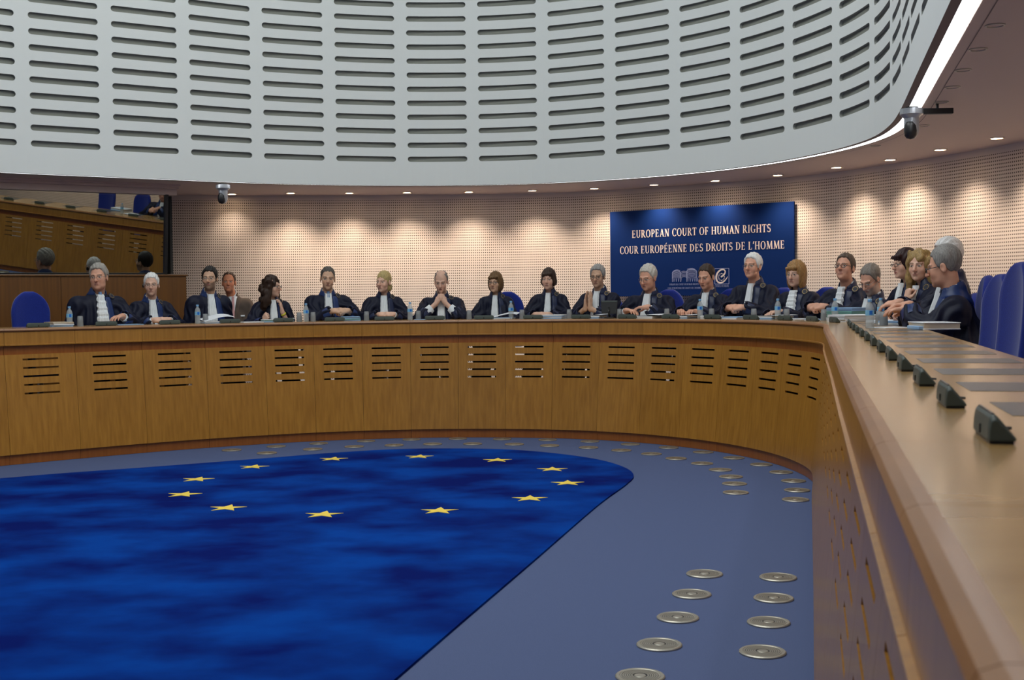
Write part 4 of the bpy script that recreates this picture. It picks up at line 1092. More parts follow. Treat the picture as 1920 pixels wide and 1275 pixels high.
# ------------------------------------------------------------------ chairs
M['chair_blue'] = mat('blue_upholstery', srgb(24, 40, 128), .85, spec=.15, sheen=.3)
noise_color(M['chair_blue'], srgb(22, 36, 118), srgb(34, 54, 150), (1, 1, 1), 300., 2., .3, .7)
def make_chair():
    root = empty('swivel_chair', (0, 0, 0), 0, (1, 1, KZ))
    # backrest: tall rounded shell, gently bowed
    n = 22; V = []; ring_ = []
    def shell(yoff, inset):
        out = []
        for i in range(13):
            t = i / 12; z = .50 + .60 * t
            hw = .205 * (1 - .06 * (1 - t)) - inset
            if t > .62: hw = (.205 - inset) * math.sqrt(max(0., 1 - ((t - .62) / .39) ** 2.2)) 
            for j in range(9):
                u_ = -1 + 2 * j / 8; x = hw * u_
                out.append((x, .265 + .02 * math.sin(t * 3) + .10 * (t - .2) * .5 - .055 * (abs(x) / .205) ** 2 + yoff, z))
        return out
    A = shell(-.030, 0.006); Bk = shell(.035, 0.0)
    F = []
    for i in range(12):
        for j in range(8):
            a = i * 9 + j; F.append((a, a + 1, a + 10, a + 9)); F.append((117 + a, 117 + a + 9, 117 + a + 10, 117 + a + 1))
    for i in range(12):
        a = i * 9; F.append((a, a + 9, 117 + a + 9, 117 + a)); a = i * 9 + 8; F.append((a, 117 + a, 117 + a + 9, a + 9))
    for j in range(8): F.append((j, 117 + j, 117 + j + 1, j + 1)); a = 108 + j; F.append((a, a + 1, 117 + a + 1, 117 + a))
    m = MB(); m.add(A + Bk, F); b = m.build('backrest', M['chair_blue'], root, smooth=True)
    q = b.modifiers.new('sub', 'SUBSURF'); q.levels = 1; q.render_levels = 1
    m = MB(); m.box((0, .02, .345), (.46, .46, .075)); m.build('seat', M['chair_blue'], root, bevel=.03)
    for s in (-1, 1):
        m = MB(); m.tube([(s * .26, .16, .35), (s * .285, .16, .50), (s * .285, .10, .575), (s * .285, -.14, .575)], .016, 8); m.build('armrest', M['black'], root, smooth=True)
    m = MB(); m.lathe([(.03, .06), (.03, .31)], 14, (0, .02, 0)); m.build('column', M['steel'], root)
    m = MB()
    for k in range(5):
        a = k * 2 * math.pi / 5; m.box((.13 * math.cos(a), .02 + .13 * math.sin(a), .045), (.27, .045, .03), Matrix.Rotation(a, 3, 'Z'))
        m.lathe([(.02, .0), (.02, .03)], 8, (.25 * math.cos(a), .02 + .25 * math.sin(a), .0))
    m.build('star_base', M['black'], root)
    m = MB(); m.box((0, .27, .42), (.07, .03, .26)); m.build('back_bracket', M['black'], root)
    return root
chair0 = None
def put_chair(s_, off, label, dyaw=0., dx=0., group='blue swivel chairs behind the bench', kz=1.):
    global chair0
    p, nv, th = seat_frame(s_, off); tx = np.array([math.cos(th), math.sin(th)]); p = p + tx * dx
    if chair0 is None: chair0 = make_chair(); r = chair0; r.location = (p[0], p[1], DAIS); r.rotation_euler = (0, 0, th + dyaw); r.scale = (1, 1, KZ * kz)
    else: r = dup(chair0, (p[0], p[1], DAIS), th + dyaw, scale=(1, 1, KZ * kz))
    tag(r, label, 'chair', group)
    return r

# ------------------------------------------------------------------ people
ZD = (DESK - DAIS) / KZ
def clasp(cx, cy, h=.035, up=0., sl=.84, curl=(.75, .9, .6)):
    return {s: dict(W=(cx + s * .082, cy + .045, ZD + .045 + h), f=(-s * .86, -.42, up), n=(s * .25, -.55, .75), curl=curl, tcl=.8, sleeve=sl) for s in (-1, 1)}
def flat(s, x, y, f=(0, -1, -.06), h=0., curl=(.15, .35, .3), sl=.84, n=(0, 0, 1)):
    return dict(W=(x, y, ZD + .030 + h), f=f, n=n, curl=curl, sleeve=sl)
R_ = math.radians
def fair(k=1.): return (.70 * k, .43 * k, .32 * k)
def ruddy(k=1.): return (.68 * k, .36 * k, .25 * k)
def olive(k=1.): return (.60 * k, .37 * k, .25 * k)
def judge(lbl, s_, off, topz, hcam, hp=0., hroll=0., hx=0., hy=-.04, yaw=0., chair=None, chair_dx=0., chair_yaw=0., scale=1., xy=None, **k):
    p, nv, th = seat_frame(s_, off)
    if xy is not None: p = np.array(xy)
    th += R_(yaw)
    phi = math.atan2(-p[0], p[1]) + R_(hcam) - th
    hz = (topz - DAIS) / (KZ * scale) - .127
    if chair is not None: put_chair(s_, off, chair, R_(yaw * .6) + R_(chair_yaw), chair_dx, kz=.96 if chair_dx else .91)
    return person(lbl, p, th, (hx, hy, hz), phi, R_(hp), R_(hroll), scale=scale, **k)

SHORT = dict(kind='short', t=.010); REC = dict(kind='receding', t=.009)
def people():
    judge('person in dark navy robe with wavy grey hair, heavy build, beside the empty chair', 4.02, .93, 1.909, -16, 2, -4, chair='blue chair behind the heavy grey haired judge at the left', scale=1.06, bulk=1.24, chub=1.3, jaw=1.15,
          hair=dict(kind='short', t=.017), haircol=(132, 128, 122), sk=ruddy(1.), satin='satin', glasses='wire', jabot_w=(.06, .10), jabot_len=.36, ruffle=True, cuffs='small', tie='bluetie', seed=1,
          arms={1: flat(1, .13, -.31, (-.75, -.6, -.05)), })
    judge('person in navy robe with white hair and earpiece, hands together in white cuffs', 4.514, .95, 1.815, -4, 4, chair='blue chair behind the white haired judge wearing an earpiece', jaw=.95,
          hair=dict(kind='short', t=.010), scale=0.95, haircol=(196, 196, 192), sk=fair(1.0), satin='satin', glasses='wire', cuffs='small', seed=2, jabot_w=(.06, .085), arms=clasp(.02, -.36), extras=[('headphone',)])
    judge('person in navy robe with black curly hair and stubble, white page in front', 5.063, .95, 1.885, -12, 0, chair='blue chair behind the black haired judge with stubble', yaw=4,
          hair=dict(kind='short', t=.013, front=-.004), haircol=(20, 17, 16), sk=olive(1.), beard=((.06, .045, .035), .62, True), satin='satin', glasses='wire', brow=(.02, .015, .01), seed=3, jabot_w=(.06, .085), arms={}, bulk=1.02)
    judge('person in navy robe with long curly brown hair, hand held to the cheek', 5.661, .95, 1.786, 62, 4, 0, hx=.0, chair='blue chair behind the long haired judge leaning on one hand', female=True, bulk=1.02,
          hair=dict(kind='long', forehead=.055, facew=.056), scale=0.93, haircol=(52, 34, 24), sk=fair(.92), glasses='dark', satin='satin', seed=5, jabot_w=(.06, .075), jabot_len=.26,
          arms={-1: dict(W=(-.16, -.32, ZD + .05), f=(.25, -.35, .8), n=(-.6, -.7, .2), curl=(1.2, 1.2, .8), sleeve=.8), 1: dict(W=(.090, -.145, ZD + .165), f=(-.14, .22, 1), n=(.9, -.4, .1), curl=(.35, .5, .4), sleeve=.42, pole=(.35, -.25, -1))},
          extras=[('band', 1, 'yellow', .035, 'wristband')])
    judge('person in navy robe with cropped dark grey hair and light blue tie, writing', 6.173, .95, 1.884, 2, 6, 3, chair='blue chair behind the cropped haired judge with the blue tie', scale=1.02,
          hair=dict(kind='short', t=.004, front=.006), haircol=(70, 66, 62), sk=olive(1.08), satin='satin', tie='bluetie', seed=6, arms=clasp(.10, -.33), bulk=1.08, jabot_w=(.065, .08))
    judge('person in navy robe with blonde hair pulled back, hands folded, white watch', 6.685, .95, 1.831, -30, 2, chair='blue chair behind the blonde judge with tied hair', female=True, bulk=1.08, brow=(.3, .2, .12),
          hair=dict(kind='pulled', t=.006, forehead=.060, facew=.060), scale=0.97, haircol=(190, 168, 112), sk=fair(1.06), seed=7, arms=clasp(.02, -.33), jabot_w=(.065, .08), extras=[('band', 1, 'white', .02, 'watch')])
    judge('person in navy robe, balding, both hands clasped before the mouth, white cuffs', 7.221, .95, 1.825, -8, 16, chair='blue chair behind the balding judge with clasped hands', bulk=1.12, hy=-.08,
          hair=dict(kind='bald', t=.006), scale=0.96, haircol=(104, 98, 94), sk=fair(.98), seed=8, jabot_w=(.06, .08), cuffs='large',
          arms={s: dict(W=(s * .055, -.200, ZD + .200), f=(-s * .55, .02, .83), n=(s * .6, -.75, .2), curl=(.95, .9, .6), tcl=.9, sleeve=.36, cuffr=.066, pole=(s * 1.0, -.35, -.9)) for s in (-1, 1)})
    judge('person in navy robe with light brown bob and glasses, right of the balding judge', 7.727, .95, 1.805, -20, 3, chair='blue chair whose back shows right of the judge with the light brown bob', chair_dx=.10, female=True, bulk=.98,
          hair=dict(kind='bob', t=.012, len=.025, forehead=.052), scale=0.92, haircol=(112, 84, 54), sk=olive(1.1), glasses='dark', seed=9, arms={-1: flat(-1, -.16, -.32, (.7, -.6, 0), curl=(.5, .6, .4)), 1: flat(1, .10, -.34, (-.9, -.3, 0), curl=(.4, .5, .4))}, jabot_w=(.05, .075))
    judge('person in navy robe with short dark brown hair, left of the one pressing palms', 8.239, .95, 1.835, -14, 3, chair='blue chair behind the dark haired judge left of the steepled hands', female=True, bulk=1.0,
          hair=dict(kind='bob', t=.014, len=.0, forehead=.052), scale=0.95, haircol=(50, 36, 28), sk=fair(.98), seed=10, arms=clasp(-.03, -.33), jabot_w=(.05, .07))
    judge('person in navy robe with thick grey hair and glasses, palms pressed together', 8.67, .95, 1.863, -16, 6, chair='blue chair behind the judge with pressed palms', jaw=.95, yaw=-8,
          hair=dict(kind='short', t=.015), scale=0.98, haircol=(128, 126, 124), sk=olive(1.), glasses='dark', seed=11, jabot_w=(.055, .08), bulk=1.05,
          arms={s: dict(W=(-.015 + s * .030, -.26, ZD + .115), f=(-s * .02, .10, 1), n=(s, -.12, 0), curl=(.04, .05, .05), tcl=.1, sleeve=.62, pole=(s * .9, -.2, -.9)) for s in (-1, 1)})
    judge('person in navy robe with silver side-parted hair, looking down to read', 9.108, .95, 1.849, -34, 16, chair='blue chair behind the silver haired judge reading', chair_dx=.10, bulk=1.16, chub=1.4, jaw=1.1, scale=1.05, hy=-.07, yaw=6,
          hair=dict(kind='short', t=.014), haircol=(170, 166, 158), sk=ruddy(1.05), glasses='wire', seed=12, cuffs='small', jabot_w=(.06, .09),
          arms={-1: flat(-1, -.15, -.30, (.85, -.45, 0), curl=(.3, .4, .3)), 1: flat(1, .09, -.31, (-.95, -.1, 0), h=.03, curl=(.3, .4, .3))})
    judge('person in navy robe with dark brown hair and lowered eyes before the looping emblem', 9.651, .95, 1.836, -30, 14, chair='blue chair right of the judge before the emblem', chair_dx=.13, bulk=1.02, jaw=1.08, yaw=8,
          hair=dict(kind='short', t=.009, front=.004), haircol=(50, 38, 30), sk=ruddy(1.02), seed=13, jabot_w=(.06, .075),
          arms={-1: flat(-1, -.14, -.34, (.35, -.8, .1), h=.03, curl=(.6, .9, .6)), 1: flat(1, .06, -.35, (-.4, -.8, .1), h=.03, curl=(.6, .9, .6))})
    judge('person in navy robe with thick white hair and glasses, tallest before the blue sign', 10.12, .95, 1.933, -28, -2, 0, chair='blue chair right of the white haired judge before the sign', chair_dx=.16, bulk=1.1, jaw=1.1, yaw=10,
          hair=dict(kind='short', t=.016), scale=1.02, haircol=(206, 206, 202), sk=ruddy(1.08), glasses='wire', seed=14, arms=clasp(-.02, -.36), jabot_w=(.05, .07), jabot_len=.36)
    judge('person in navy robe with straight blond hair, fringe and ruffled white jabot', 10.576, .95, 1.840, -28, 5, chair='blue chair left of the judge in round dark glasses', chair_dx=.12, female=True, bulk=1.12, chub=1.2, yaw=10,
          hair=dict(kind='bob', t=.014, len=.075, forehead=.042), haircol=(158, 120, 74), sk=fair(.98), glasses='wire', seed=15, jabot_w=(.07, .10), ruffle=True, jabot_len=.26,
          arms={-1: flat(-1, -.12, -.30, (.5, -.7, 0), curl=(.5, .7, .4)), 1: flat(1, .02, -.30, (-.5, -.7, 0), h=.03, curl=(.6, .8, .5))})
    judge('person in navy robe with round dark glasses and raised chin, hands folded', 11.13, .95, 1.885, -24, -10, 0, hx=.03, chair='blue chair hidden behind the judge in round glasses', bulk=1.1, yaw=18, scale=1.03,
          hair=dict(kind='short', t=.012, front=.002), haircol=(72, 60, 52), sk=ruddy(.95), glasses='dark', seed=16, arms=clasp(-.02, -.40), ruffle=True, jabot_w=(.06, .08))
    judge('person with grey beard and bowed head, reading, star badge on the shoulder', 11.50, .93, 1.766, -38, 30, chair='blue chair behind the bearded judge', bulk=.98, hy=-.06, hx=.05, yaw=14,
          hair=dict(kind='short', t=.008, front=.01), haircol=(104, 98, 92), sk=ruddy(1.02), beard=((.46, .42, .38), .6, True), glasses='wire', seed=17, jabot_w=(.05, .06), jabot_len=.2,
          arms={-1: flat(-1, -.12, -.34, (.6, -.7, 0), h=.02, curl=(.6, .8, .5))})
    judge('person in navy robe with short dark red hair and narrow dark glasses, in profile', 0, 0, 1.888, -62, 3, xy=(3.335, 10.55), s_yaw=0) if False else None
    def leg(lbl, xy, s_near, topz, hcam, **k):
        p, nv, th = seat_frame(s_near, .95); yw = k.pop('yaw', 0)
        scale = k.get('scale', 1.); phi = math.atan2(-xy[0], xy[1]) + R_(hcam) - (th + R_(yw)); hz = (topz - DAIS) / (KZ * scale) - .127
        ch = k.pop('chair'); cs, co, ck = k.pop('chair_at', (s_near, .86, .90)); hx = k.pop('hx', 0.); hy = k.pop('hy', -.04); hp = k.pop('hp', 0); hr = k.pop('hroll', 0)
        put_chair(cs, co, ch, kz=ck)
        return person(lbl, xy, th + R_(yw), (hx, hy, hz), phi, R_(hp), R_(hr), **k)
    leg('person in navy robe with short dark red hair and narrow dark glasses, in profile', (3.395, 10.55), 11.93, 1.888, -58, hp=3, chair='blue chair behind the judge with short dark red hair', female=True, bulk=1.0, yaw=6,
        hair=dict(kind='pixie', t=.015, forehead=.034), haircol=(44, 20, 22), sk=fair(1.05), glasses='narrow', seed=18, jabot_w=(.05, .07), arms={-1: flat(-1, -.10, -.30), }, lip=(.45, .10, .10))
    leg('person in navy robe with curly blond hair, chin resting on one hand', (3.345, 9.95), 12.46, 1.862, -22, hp=4, chair='blue chair behind the curly blond judge', female=True, bulk=1.05, yaw=10, hy=-.06,
        hair=dict(kind='long', forehead=.055, facew=.058, w=.82), haircol=(160, 132, 84), sk=fair(1.0), seed=19, jabot_w=(.06, .07), desk_y=-.2,
        arms={1: dict(W=(.045, -.19, ZD + .150), f=(.05, .22, .9), n=(.2, -.95, .1), curl=(1.3, 1.2, .7), tcl=.2, sleeve=.45, pole=(.5, -.4, -1)), -1: flat(-1, -.14, -.28, (.6, -.6, 0))})
    leg('person with white hair mostly hidden behind the nearest judge, one arm reaching out', (3.30, 9.28), 12.98, 1.915, -66, hp=6, chair='blue chair behind the white haired judge reaching out', bulk=1.05, hy=-.03, scale=1.03,
        hair=dict(kind='short', t=.020), haircol=(196, 196, 194), sk=ruddy(1.05), seed=20,
        arms={-1: dict(W=(.02, -.36, ZD + .120), f=(-.22, -.95, -.10), n=(.3, .0, .9), curl=(.35, .5, .4), tcl=.3, sleeve=.86, cuffr=.05), 1: flat(1, .10, -.29, (-.2, -.9, 0), h=.03, curl=(.8, .9, .6))})
    leg('person in navy robe seen from the side, grey hair and glasses, nearest to the camera', (3.10, 8.66), 13.465, 1.839, -100, hp=12, chair='blue chair in which the nearest judge sits', bulk=1.18, hy=-.06, scale=1.10, chub=1.2, chair_at=(13.45, .89, 1.0),
        hair=dict(kind='short', t=.011, front=.004), haircol=(112, 110, 108), sk=ruddy(1.0), glasses='dark', seed=21, badge=False, satin='satin', jabot_w=(.05, .07),
        collar_r=.118, arms={-1: flat(-1, -.03, -.27, (.15, -.98, -.02), h=.02, curl=(.5, .7, .5)), 1: flat(1, .08, -.27, (-.2, -.95, -.04), curl=(.18, .3, .3))})
    # the man in a suit, standing by the wall
    px, py = -3.44, 15.05; topz = 1.862; hz = topz / KZ - .127
    th = math.atan2(-(px + .4) * 1., py) * 1.0
    phi = math.atan2(-px, py) + R_(-6) - th
    r = person('person in brown-grey suit and pink tie standing by the perforated wall', (px, py), th, (0, -.02, hz), phi, R_(-4), 0, arms={}, hair=dict(kind='receding', t=.006), haircol=(70, 52, 42), sk=(.60, .24, .13), suit=True, stand=True, shoulder_dx=.045, badge=False, seed=4, jaw=1.05, group=None)
    m = MB()
    for s in (-1, 1): m.lathe([(.075, .03), (.082, .4), (.10, hz - .72)], 16, (s * .09, .0, 0), cap=True)
    m.build('trousers', M['suit'], r, smooth=True)
    for s in (-1, 1):
        m = MB(); m.box((s * .09, -.06, .025), (.09, .27, .05)); m.build('shoe', M['black'], r, bevel=.02)
people()
put_chair(3.47, .97, 'empty blue chair at the far left of the bench, left of the heavy judge', chair_yaw if False else 0.)
put_chair(14.06, .92, 'empty blue chair right of the nearest judge, before the tallest one', R_(14))
put_chair(14.78, .93, 'empty blue chair at the right picture edge, tallest in view', R_(14), kz=1.05)

# ------------------------------------------------------------------ things on the worktop
def clear_mat(name, tint, tr_=.7, rough=.05):
    m = bpy.data.materials.new(name); m.use_nodes = True; nt = m.node_tree; nt.nodes.clear()
    o = nt.nodes.new('ShaderNodeOutputMaterial'); mx = nt.nodes.new('ShaderNodeMixShader'); a = nt.nodes.new('ShaderNodeBsdfTransparent'); b = nt.nodes.new('ShaderNodeBsdfPrincipled')
    a.inputs[0].default_value = (*tint, 1); b.inputs['Base Color'].default_value = (*tint, 1); b.inputs['Roughness'].default_value = rough; mx.inputs[0].default_value = 1 - tr_
    nt.links.new(a.outputs[0], mx.inputs[1]); nt.links.new(b.outputs[0], mx.inputs[2]); nt.links.new(mx.outputs[0], o.inputs[0]); return m
M['pet'] = clear_mat('clear_bottle', (.80, .85, .88), .66)
M['glass'] = clear_mat('clear_glass', (.60, .62, .64), .66)
M['cap'] = mat('pale_blue_cap', srgb(120, 170, 215), .4)
M['label'] = mat('bottle_label', srgb(130, 190, 230), .5)
M['label2'] = mat('bottle_label_blue', srgb(20, 110, 210), .5)
M['unit'] = mat('grey_green_plastic', srgb(66, 76, 72), .5)
M['paper'] = mat('white_paper', (.78, .80, .84), .8, spec=.1)
M['paper_blue'] = mat('pale_blue_paper', srgb(150, 180, 215), .8, spec=.1)
M['folder'] = mat('green_folder', srgb(120, 170, 165), .6)
M['cream'] = mat('cream_card', srgb(205, 190, 170), .7)
def spot(s_, off, z=DESK):
    p = BENCH.at(s_, off); nv = BENCH.normal(s_); return (p[0], p[1], z), math.atan2(-nv[0], nv[1])
WHO = [(3.47, 'the empty left chair'), (4.02, 'the heavy grey haired judge'), (4.514, 'the white haired judge with earpiece'), (5.063, 'the black haired judge with stubble'), (5.661, 'the long haired judge leaning on a hand'), (6.173, 'the judge with light blue tie'), (6.685, 'the blonde judge with tied hair'), (7.221, 'the balding judge'), (7.727, 'the judge with light brown bob'), (8.239, 'the judge with short dark brown hair'), (8.67, 'the judge with pressed palms'), (9.108, 'the silver haired reading judge'), (9.651, 'the judge before the looping emblem'), (10.12, 'the tall white haired judge'), (10.576, 'the blond judge with fringe'), (11.09, 'the judge in round dark glasses'), (11.5, 'the bearded judge')]
def who(s_, used, tol=.36):
    best = sorted((abs(a - s_), t) for a, t in WHO if t not in used)
    if best and best[0][0] < tol: used.add(best[0][1]); return best[0][1]
    return None
def nearest(s_): return min((abs(a - s_), t) for a, t in WHO)[1]
used = set()
for r, c in units:
    t = who(c, used, .30) if 2.9 < c < 11.75 else None
    if t: tag(r, 'slotted oak bench front unit below %s' % t, 'bench', 'bench front units')
    elif c > 11.7: tag(r, 'slotted oak bench front unit on the long right leg beside the camera', 'bench', 'bench front units of the right leg')
    elif c < 2.9: tag(r, 'slotted oak bench front unit at the left picture edge', 'bench', 'bench front units at the left edge')
    else: tag(r, 'slotted oak bench front unit between two judges of the back row', 'bench', 'bench front units between judges')

def mic_unit():
    root = empty('microphone_unit')
    prof = [(-.026, .006), (-.025, .030), (-.022, .050), (-.018, .056), (-.012, .057), (-.007, .052), (.025, .012), (.027, .006)]
    n = len(prof); m = MB(); L = .108; vs = []
    for x, k in ((-L, .80), (-L + .012, 1), (L - .012, 1), (L, .80)):
        for y, z in prof: vs.append((x, y * (.9 if k < 1 else 1), .006 + (z - .006) * k))
    fs = [(j * n + i, j * n + (i + 1) % n, (j + 1) * n + (i + 1) % n, (j + 1) * n + i) for j in range(3) for i in range(n)] + [tuple(reversed(range(n))), tuple(range(3 * n, 4 * n))]
    m.add(vs, [f[::-1] for f in fs]); m.build('housing', M['unit'], root, bevel=.002)
    m = MB(); m.box((0, 0, .0035), (.19, .044, .007)); m.build('foot', M['black'], root)
    m = MB(); m.box((0, -.0150, .0575), (.18, .005, .003)); m.build('top_grille', M['black'], root)
    m = MB(); m.box((.0, -.0265, .020), (.010, .004, .018)); m.build('notch', M['black'], root)
    m = MB(); m.tube([(-.085, .018, .012), (-.085, .046, .010)], .0035, 8); m.build('cable_stub', M['black'], root)
    root.scale = (1, .82, .78)
    return root
mu0 = None; used = set()
ORD = ['nearest the camera', 'second from the camera', 'third from the camera', 'fourth from the camera', 'fifth from the camera', 'sixth from the camera', 'seventh from the camera', 'eighth from the camera', 'ninth from the camera', 'tenth from the camera', 'eleventh from the camera', 'twelfth from the camera', 'thirteenth from the camera']
nears = sorted(near, reverse=True)
for s_ in MIC_S:
    loc, th = spot(s_ - (.07 if s_ in nears else 0), .275)
    if mu0 is None: mu0 = mic_unit(); r = mu0; r.location = loc; r.rotation_euler = (0, 0, th)
    else: r = dup(mu0, loc, th)
    if s_ in nears: r.scale = (.86, .82, .80)
    if s_ in nears: lab = 'grey-green wedge microphone unit on the right worktop, %s' % ORD[nears.index(s_)]; g = 'microphone units of the right worktop'
    else:
        t = who(s_, used) if s_ > 2.9 else None; lab = ('low grey-green microphone unit in front of %s' % t) if t else ('low grey-green microphone unit %s' % ('beyond the left picture edge' if s_ < 2.9 else 'at the curved corner of the worktop')); g = 'microphone units of the back worktop'
    tag(r, lab, 'microphone', g)

def bottle(big=False):
    root = empty('water_bottle')
    b = [(.024, .0), (.0285, .004), (.029, .020), (.0275, .026), (.029, .032), (.0275, .040), (.029, .046), (.0275, .054), (.029, .060), (.0275, .068), (.029, .076), (.029, .125), (.027, .140), (.020, .158), (.0125, .170), (.0115, .180)]
    m = MB(); m.lathe(b, 24, cap=True); m.build('bottle_body', M['pet'], root, smooth=True)
    m = MB(); m.lathe([(.0296, .088), (.0298, .090), (.0298, .122), (.0296, .124)], 24, cap=False); m.build('paper_label', M['label'], root, smooth=True)
    m = MB(); vs = []
    for j in range(9):
        a = -math.pi / 2 - .25 + j * .09; vs += [(.0302 * math.cos(a), .0302 * math.sin(a), .093), (.0302 * math.cos(a), .0302 * math.sin(a), .120)]
    m.add(vs, [(2 * j, 2 * j + 2, 2 * j + 3, 2 * j + 1) for j in range(8)]); m.build('label_mark', M['label2'], root)
    m = MB(); m.lathe([(.0135, .178), (.0140, .180), (.0140, .194), (.0125, .197), (.0005, .197)], 18, cap=False); m.build('cap', M['cap'], root, smooth=True)
    return root
bt0 = None
BOT = [(3.577, .42, 'plastic water bottle left of the heavy grey haired judge'), (4.822, .42, 'plastic water bottle before the black haired judge with stubble'), (5.902, .42, 'plastic water bottle left of the judge with light blue tie'),
       (6.931, .42, 'plastic water bottle between the blonde and the balding judge'), (7.949, .42, 'plastic water bottle right of the judge with light brown bob'), (9.898, .42, 'plastic water bottle before the jabot of the judge by the looping emblem'),
       (10.872, .42, 'plastic water bottle left of the blond judge with fringe'), (11.803, .42, 'plastic water bottle before the judge in round dark glasses'),
       ((2.401, 8.274), 0, 'water bottle nearest to the camera, beside the white binder'), ((3.02, 10.1), 0, 'water bottle partly hidden behind the nearest bottle')]
for a, o, lab in BOT:
    if isinstance(a, tuple): loc = (*a, DESK); th = -1.0
    else: loc, th = spot(a, o)
    th = math.atan2(-loc[0], loc[1]) + .15
    if bt0 is None: bt0 = bottle(); r = bt0; r.location = loc; r.rotation_euler = (0, 0, th)
    else: r = dup(bt0, loc, th)
    tag(r, lab, 'bottle', 'water bottles on the worktop')
def tumbler():
    m = MB(); m.lathe([(.031, .0), (.029, .05), (.025, .100), (.0005, .101)], 20, cap=False); m.lathe([(.029, .001), (.027, .05), (.0235, .092), (.0005, .093)], 20, cap=False)
    return m.build('drinking_glass', M['glass'], smooth=True)
GL_ = [(3.694, .46, 'upturned glass right of the leftmost water bottle'), (4.909, .46, 'dark looking glass behind the papers of the black haired judge'), (5.84, .46, 'upturned glass left of the third water bottle'), (5.976, .46, 'upturned glass right of the third water bottle'),
       (6.5, .46, 'upturned glass left of the blonde judge with tied hair'), (7.012, .46, 'upturned glass right of the bottle beside the balding judge'), (7.517, .46, 'upturned glass left of the judge with light brown bob'), (8.054, .46, 'upturned glass left of the judge with short dark brown hair'),
       (8.522, .46, 'upturned glass left of the judge with pressed palms'), (9.003, .46, 'upturned glass right of the black monitor'), (9.503, .46, 'upturned glass right of the silver haired reading judge'), (10.002, .46, 'upturned glass before the robe of the judge by the emblem'),
       (10.508, .46, 'upturned glass before the tall white haired judge'), (10.946, .46, 'upturned glass before the blond judge with fringe'), (11.519, .46, 'clear glass beside the hands of the judge in round glasses'),
       ((2.73, 9.057), 0, 'clear glass right of the nearest bottle, in front of its twin'), ((2.80, 9.40), 0, 'clear glass just behind its twin by the nearest bottle')]
g0 = None
for a, o, lab in GL_:
    loc = (*a, DESK) if isinstance(a, tuple) else spot(a, o)[0]
    if g0 is None: g0 = tumbler(); r = g0; r.location = loc
    else: r = dup(g0, loc)
    tag(r, lab, 'glass', 'upturned glasses on the worktop')
# papers and folders
def papers(loc, th, wid, dep, hgt, mats, label, fan=.05, sheet=None, tilt=0., cat='papers'):
    root = empty('document_stack', loc, th); z = .0; n = len(mats); rg = random.Random(int(abs(loc[0] * 1000) + abs(loc[1] * 100)))
    for i, mk_ in enumerate(mats):
        h = hgt / n; m = MB(); rot = Matrix.Rotation(rg.uniform(-fan, fan), 3, 'Z'); k = max(1, int(h / .004))
        for j in range(k): m.box((rg.uniform(-.003, .003), rg.uniform(-.004, .004), z + h * (j + .5) / k), (wid, dep, h / k * .92), rot @ Matrix.Rotation(rg.uniform(-.01, .01), 3, 'Z'))
        m.build('paper_bundle' if mk_ != 'folder' else 'folder', M[mk_], root); z += h
    if sheet:
        m = MB(); n_ = 9; vs = []
        for i in range(n_):
            t = i / (n_ - 1); x = -wid * .5 + wid * 1.25 * t; zz = z + sheet * math.sin(t * 2.1) ** 1.5
            vs += [(x, -dep * .5, zz + .0), (x, dep * .5, zz + sheet * .5)]
        m.add(vs, [(2 * i, 2 * i + 2, 2 * i + 3, 2 * i + 1) for i in range(n_ - 1)]); m.build('open_page', M['paper'], root, solid=.0012)
    tag(root, label, cat, 'papers on the worktop'); return root
PAP = [(3.50, .50, .20, .26, .045, ['paper_blue', 'paper', 'cream'], 'bluish white paper stack left of the leftmost bottle', None), (4.163, .48, .26, .20, .008, ['paper_blue'], 'flat papers between the heavy and the white haired judge', None),
       (5.00, .50, .26, .26, .020, ['paper_blue', 'paper'], 'papers with a lifted white page before the black haired judge', .05), (5.37, .48, .22, .2, .008, ['paper'], 'flat white papers right of the lifted page', None), (5.545, .50, .13, .2, .030, ['paper_blue', 'folder', 'paper'], 'small green and white paper stack before the long haired judge', None), (5.72, .50, .12, .2, .022, ['paper', 'paper_blue'], 'small paper pile before the raised forearm of the long haired judge', .012),
       (6.345, .52, .20, .26, .045, ['paper_blue', 'folder', 'paper_blue', 'paper_blue'], 'thick pale blue folder stack right of the judge with light blue tie', None), (7.10, .48, .28, .2, .006, ['paper_blue'], 'flat blue sheets before the balding judge', None),
       (7.86, .52, .22, .26, .020, ['paper', 'paper_blue'], 'open papers with white page before the judge with light brown bob', .035), (8.37, .48, .24, .26, .042, ['paper_blue', 'paper', 'paper_blue', 'paper'], 'neat paper stack before the judge with short dark brown hair', None),
       (8.77, .50, .14, .24, .028, ['paper_blue', 'paper'], 'papers left of the black monitor', .012), (9.27, .50, .30, .28, .022, ['paper', 'paper'], 'open white papers before the silver haired reading judge', .015), (9.70, .50, .15, .24, .024, ['paper_blue', 'paper'], 'pale blue papers left of the sixth water bottle', .012),
       (9.98, .50, .12, .22, .03, ['paper'], 'white papers right of the bottle by the emblem', None), (10.26, .48, .30, .26, .020, ['paper', 'paper_blue'], 'white papers before the tall white haired judge', None), (10.70, .50, .30, .26, .030, ['paper_blue', 'paper'], 'papers with a flat white page before the blond judge', .008),
       (11.15, .46, .22, .26, .012, ['paper'], 'white papers left of the judge in round dark glasses', None), (11.45, .46, .16, .22, .012, ['paper', 'paper_blue'], 'thin papers beside the clear glass of that corner', None)]
for s_, o, wd, dp, hg, ms, lab, sh in PAP:
    loc, th = spot(s_, o); papers(loc, th, wd, dp, hg, ms, lab, sheet=sh)
papers((2.86, 10.35, DESK), -1.25, .26, .32, .060, ['paper', 'paper', 'paper'], 'large white paper stack under the green folder at the corner', fan=.05)
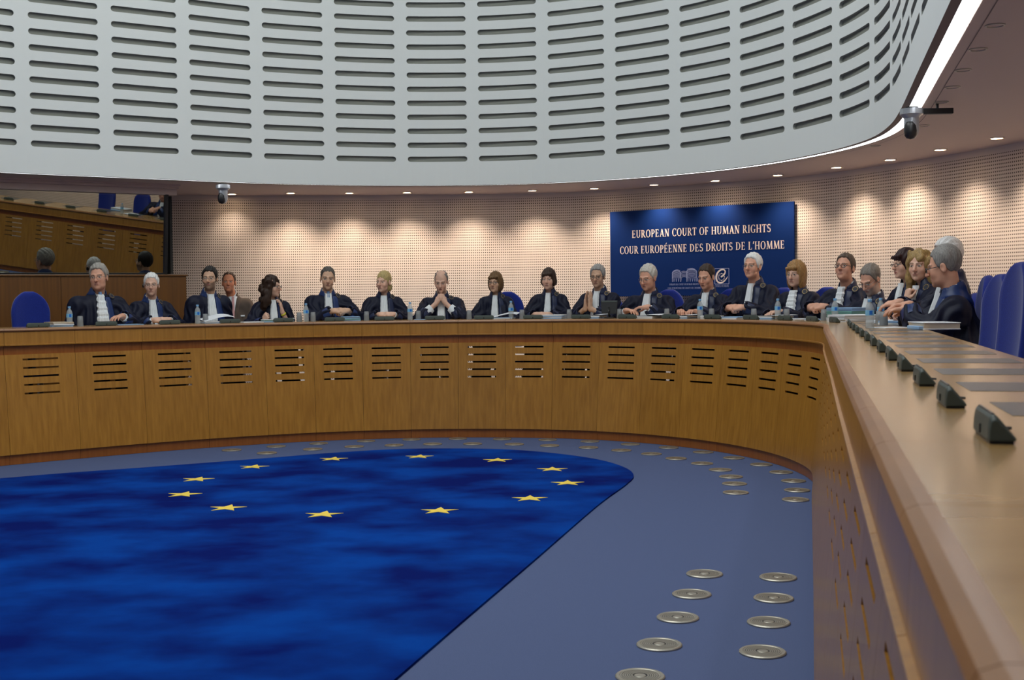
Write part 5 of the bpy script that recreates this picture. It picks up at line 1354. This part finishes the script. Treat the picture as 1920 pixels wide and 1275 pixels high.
papers((2.93, 10.72, DESK), -1.1, .30, .24, .115, ['paper', 'folder', 'folder', 'paper_blue'], 'thick green folder stack at the corner of the worktop', fan=.06)
papers((2.56, 8.35, DESK), -1.3, .22, .20, .006, ['paper'], 'flat white sheets between the nearest bottle and the binder')
papers((2.93, 9.25, DESK), -1.3, .25, .26, .028, ['paper', 'paper_blue'], 'papers under the hands behind the nearest judge')
papers((3.0, 9.85, DESK), -1.3, .25, .24, .022, ['paper', 'paper'], 'papers before the curly blond judge')
bd = empty('binder', (2.73, 7.98, DESK), 0.02); tag(bd, 'thick white bound document lying before the nearest judge', 'binder')
m = MB(); m.box((0, 0, .0035), (.235, .30, .007)); m.box((0, 0, .0435), (.238, .30, .006), Matrix.Rotation(.01, 3, 'Y')); m.build('cover', M['paper'], bd, bevel=.002)
m = MB()
for k in range(8): m.box((random.uniform(-.002, .002), 0, .0095 + k * .0042), (.228, .29, .0040))
m.build('page_block', M['cream'], bd)
m = MB(); m.box((-.12, -.02, .012), (.05, .22, .022)); m.build('paper_insert', M['paper_blue'], bd, bevel=.004)
# monitor
loc, th = spot(8.925, .40); mo = empty('monitor', loc, th + .25, (.68, .68, .82)); tag(mo, 'small black monitor seen from behind beside the judge with pressed palms', 'monitor')
m = MB(); m.box((0, .02, .012), (.15, .13, .016)); m.build('stand_base', M['black'], mo, bevel=.004)
m = MB(); m.tube([(0, .05, .02), (0, -.02, .05), (0, -.035, .10), (0, -.01, .14)], [.016, .016, .015, .014], 10); m.build('stand_arm', M['black'], mo, smooth=True)
m = MB(); rot = Matrix.Rotation(-.22, 3, 'X'); vs = [(-.115, 0, .06), (.115, 0, .06), (.135, 0, .235), (-.135, 0, .235)]
q = [rot @ Vector((x, 0, z - .1)) + Vector((0, 0, .1)) for x, _, z in vs]; m.add([a + Vector((0, -.012, 0)) for a in q] + [a + Vector((0, .014, 0)) for a in q], [(0, 1, 2, 3), (7, 6, 5, 4), (0, 4, 5, 1), (1, 5, 6, 2), (2, 6, 7, 3), (3, 7, 4, 0)]); m.build('screen_housing', M['black'], mo, bevel=.004)
m = MB(); c = rot @ Vector((0, -.0135, .118)) + Vector((0, 0, .1)); m.box(tuple(c), (.24, .006, .012), rot); m.build('top_edge', M['unit'], mo)
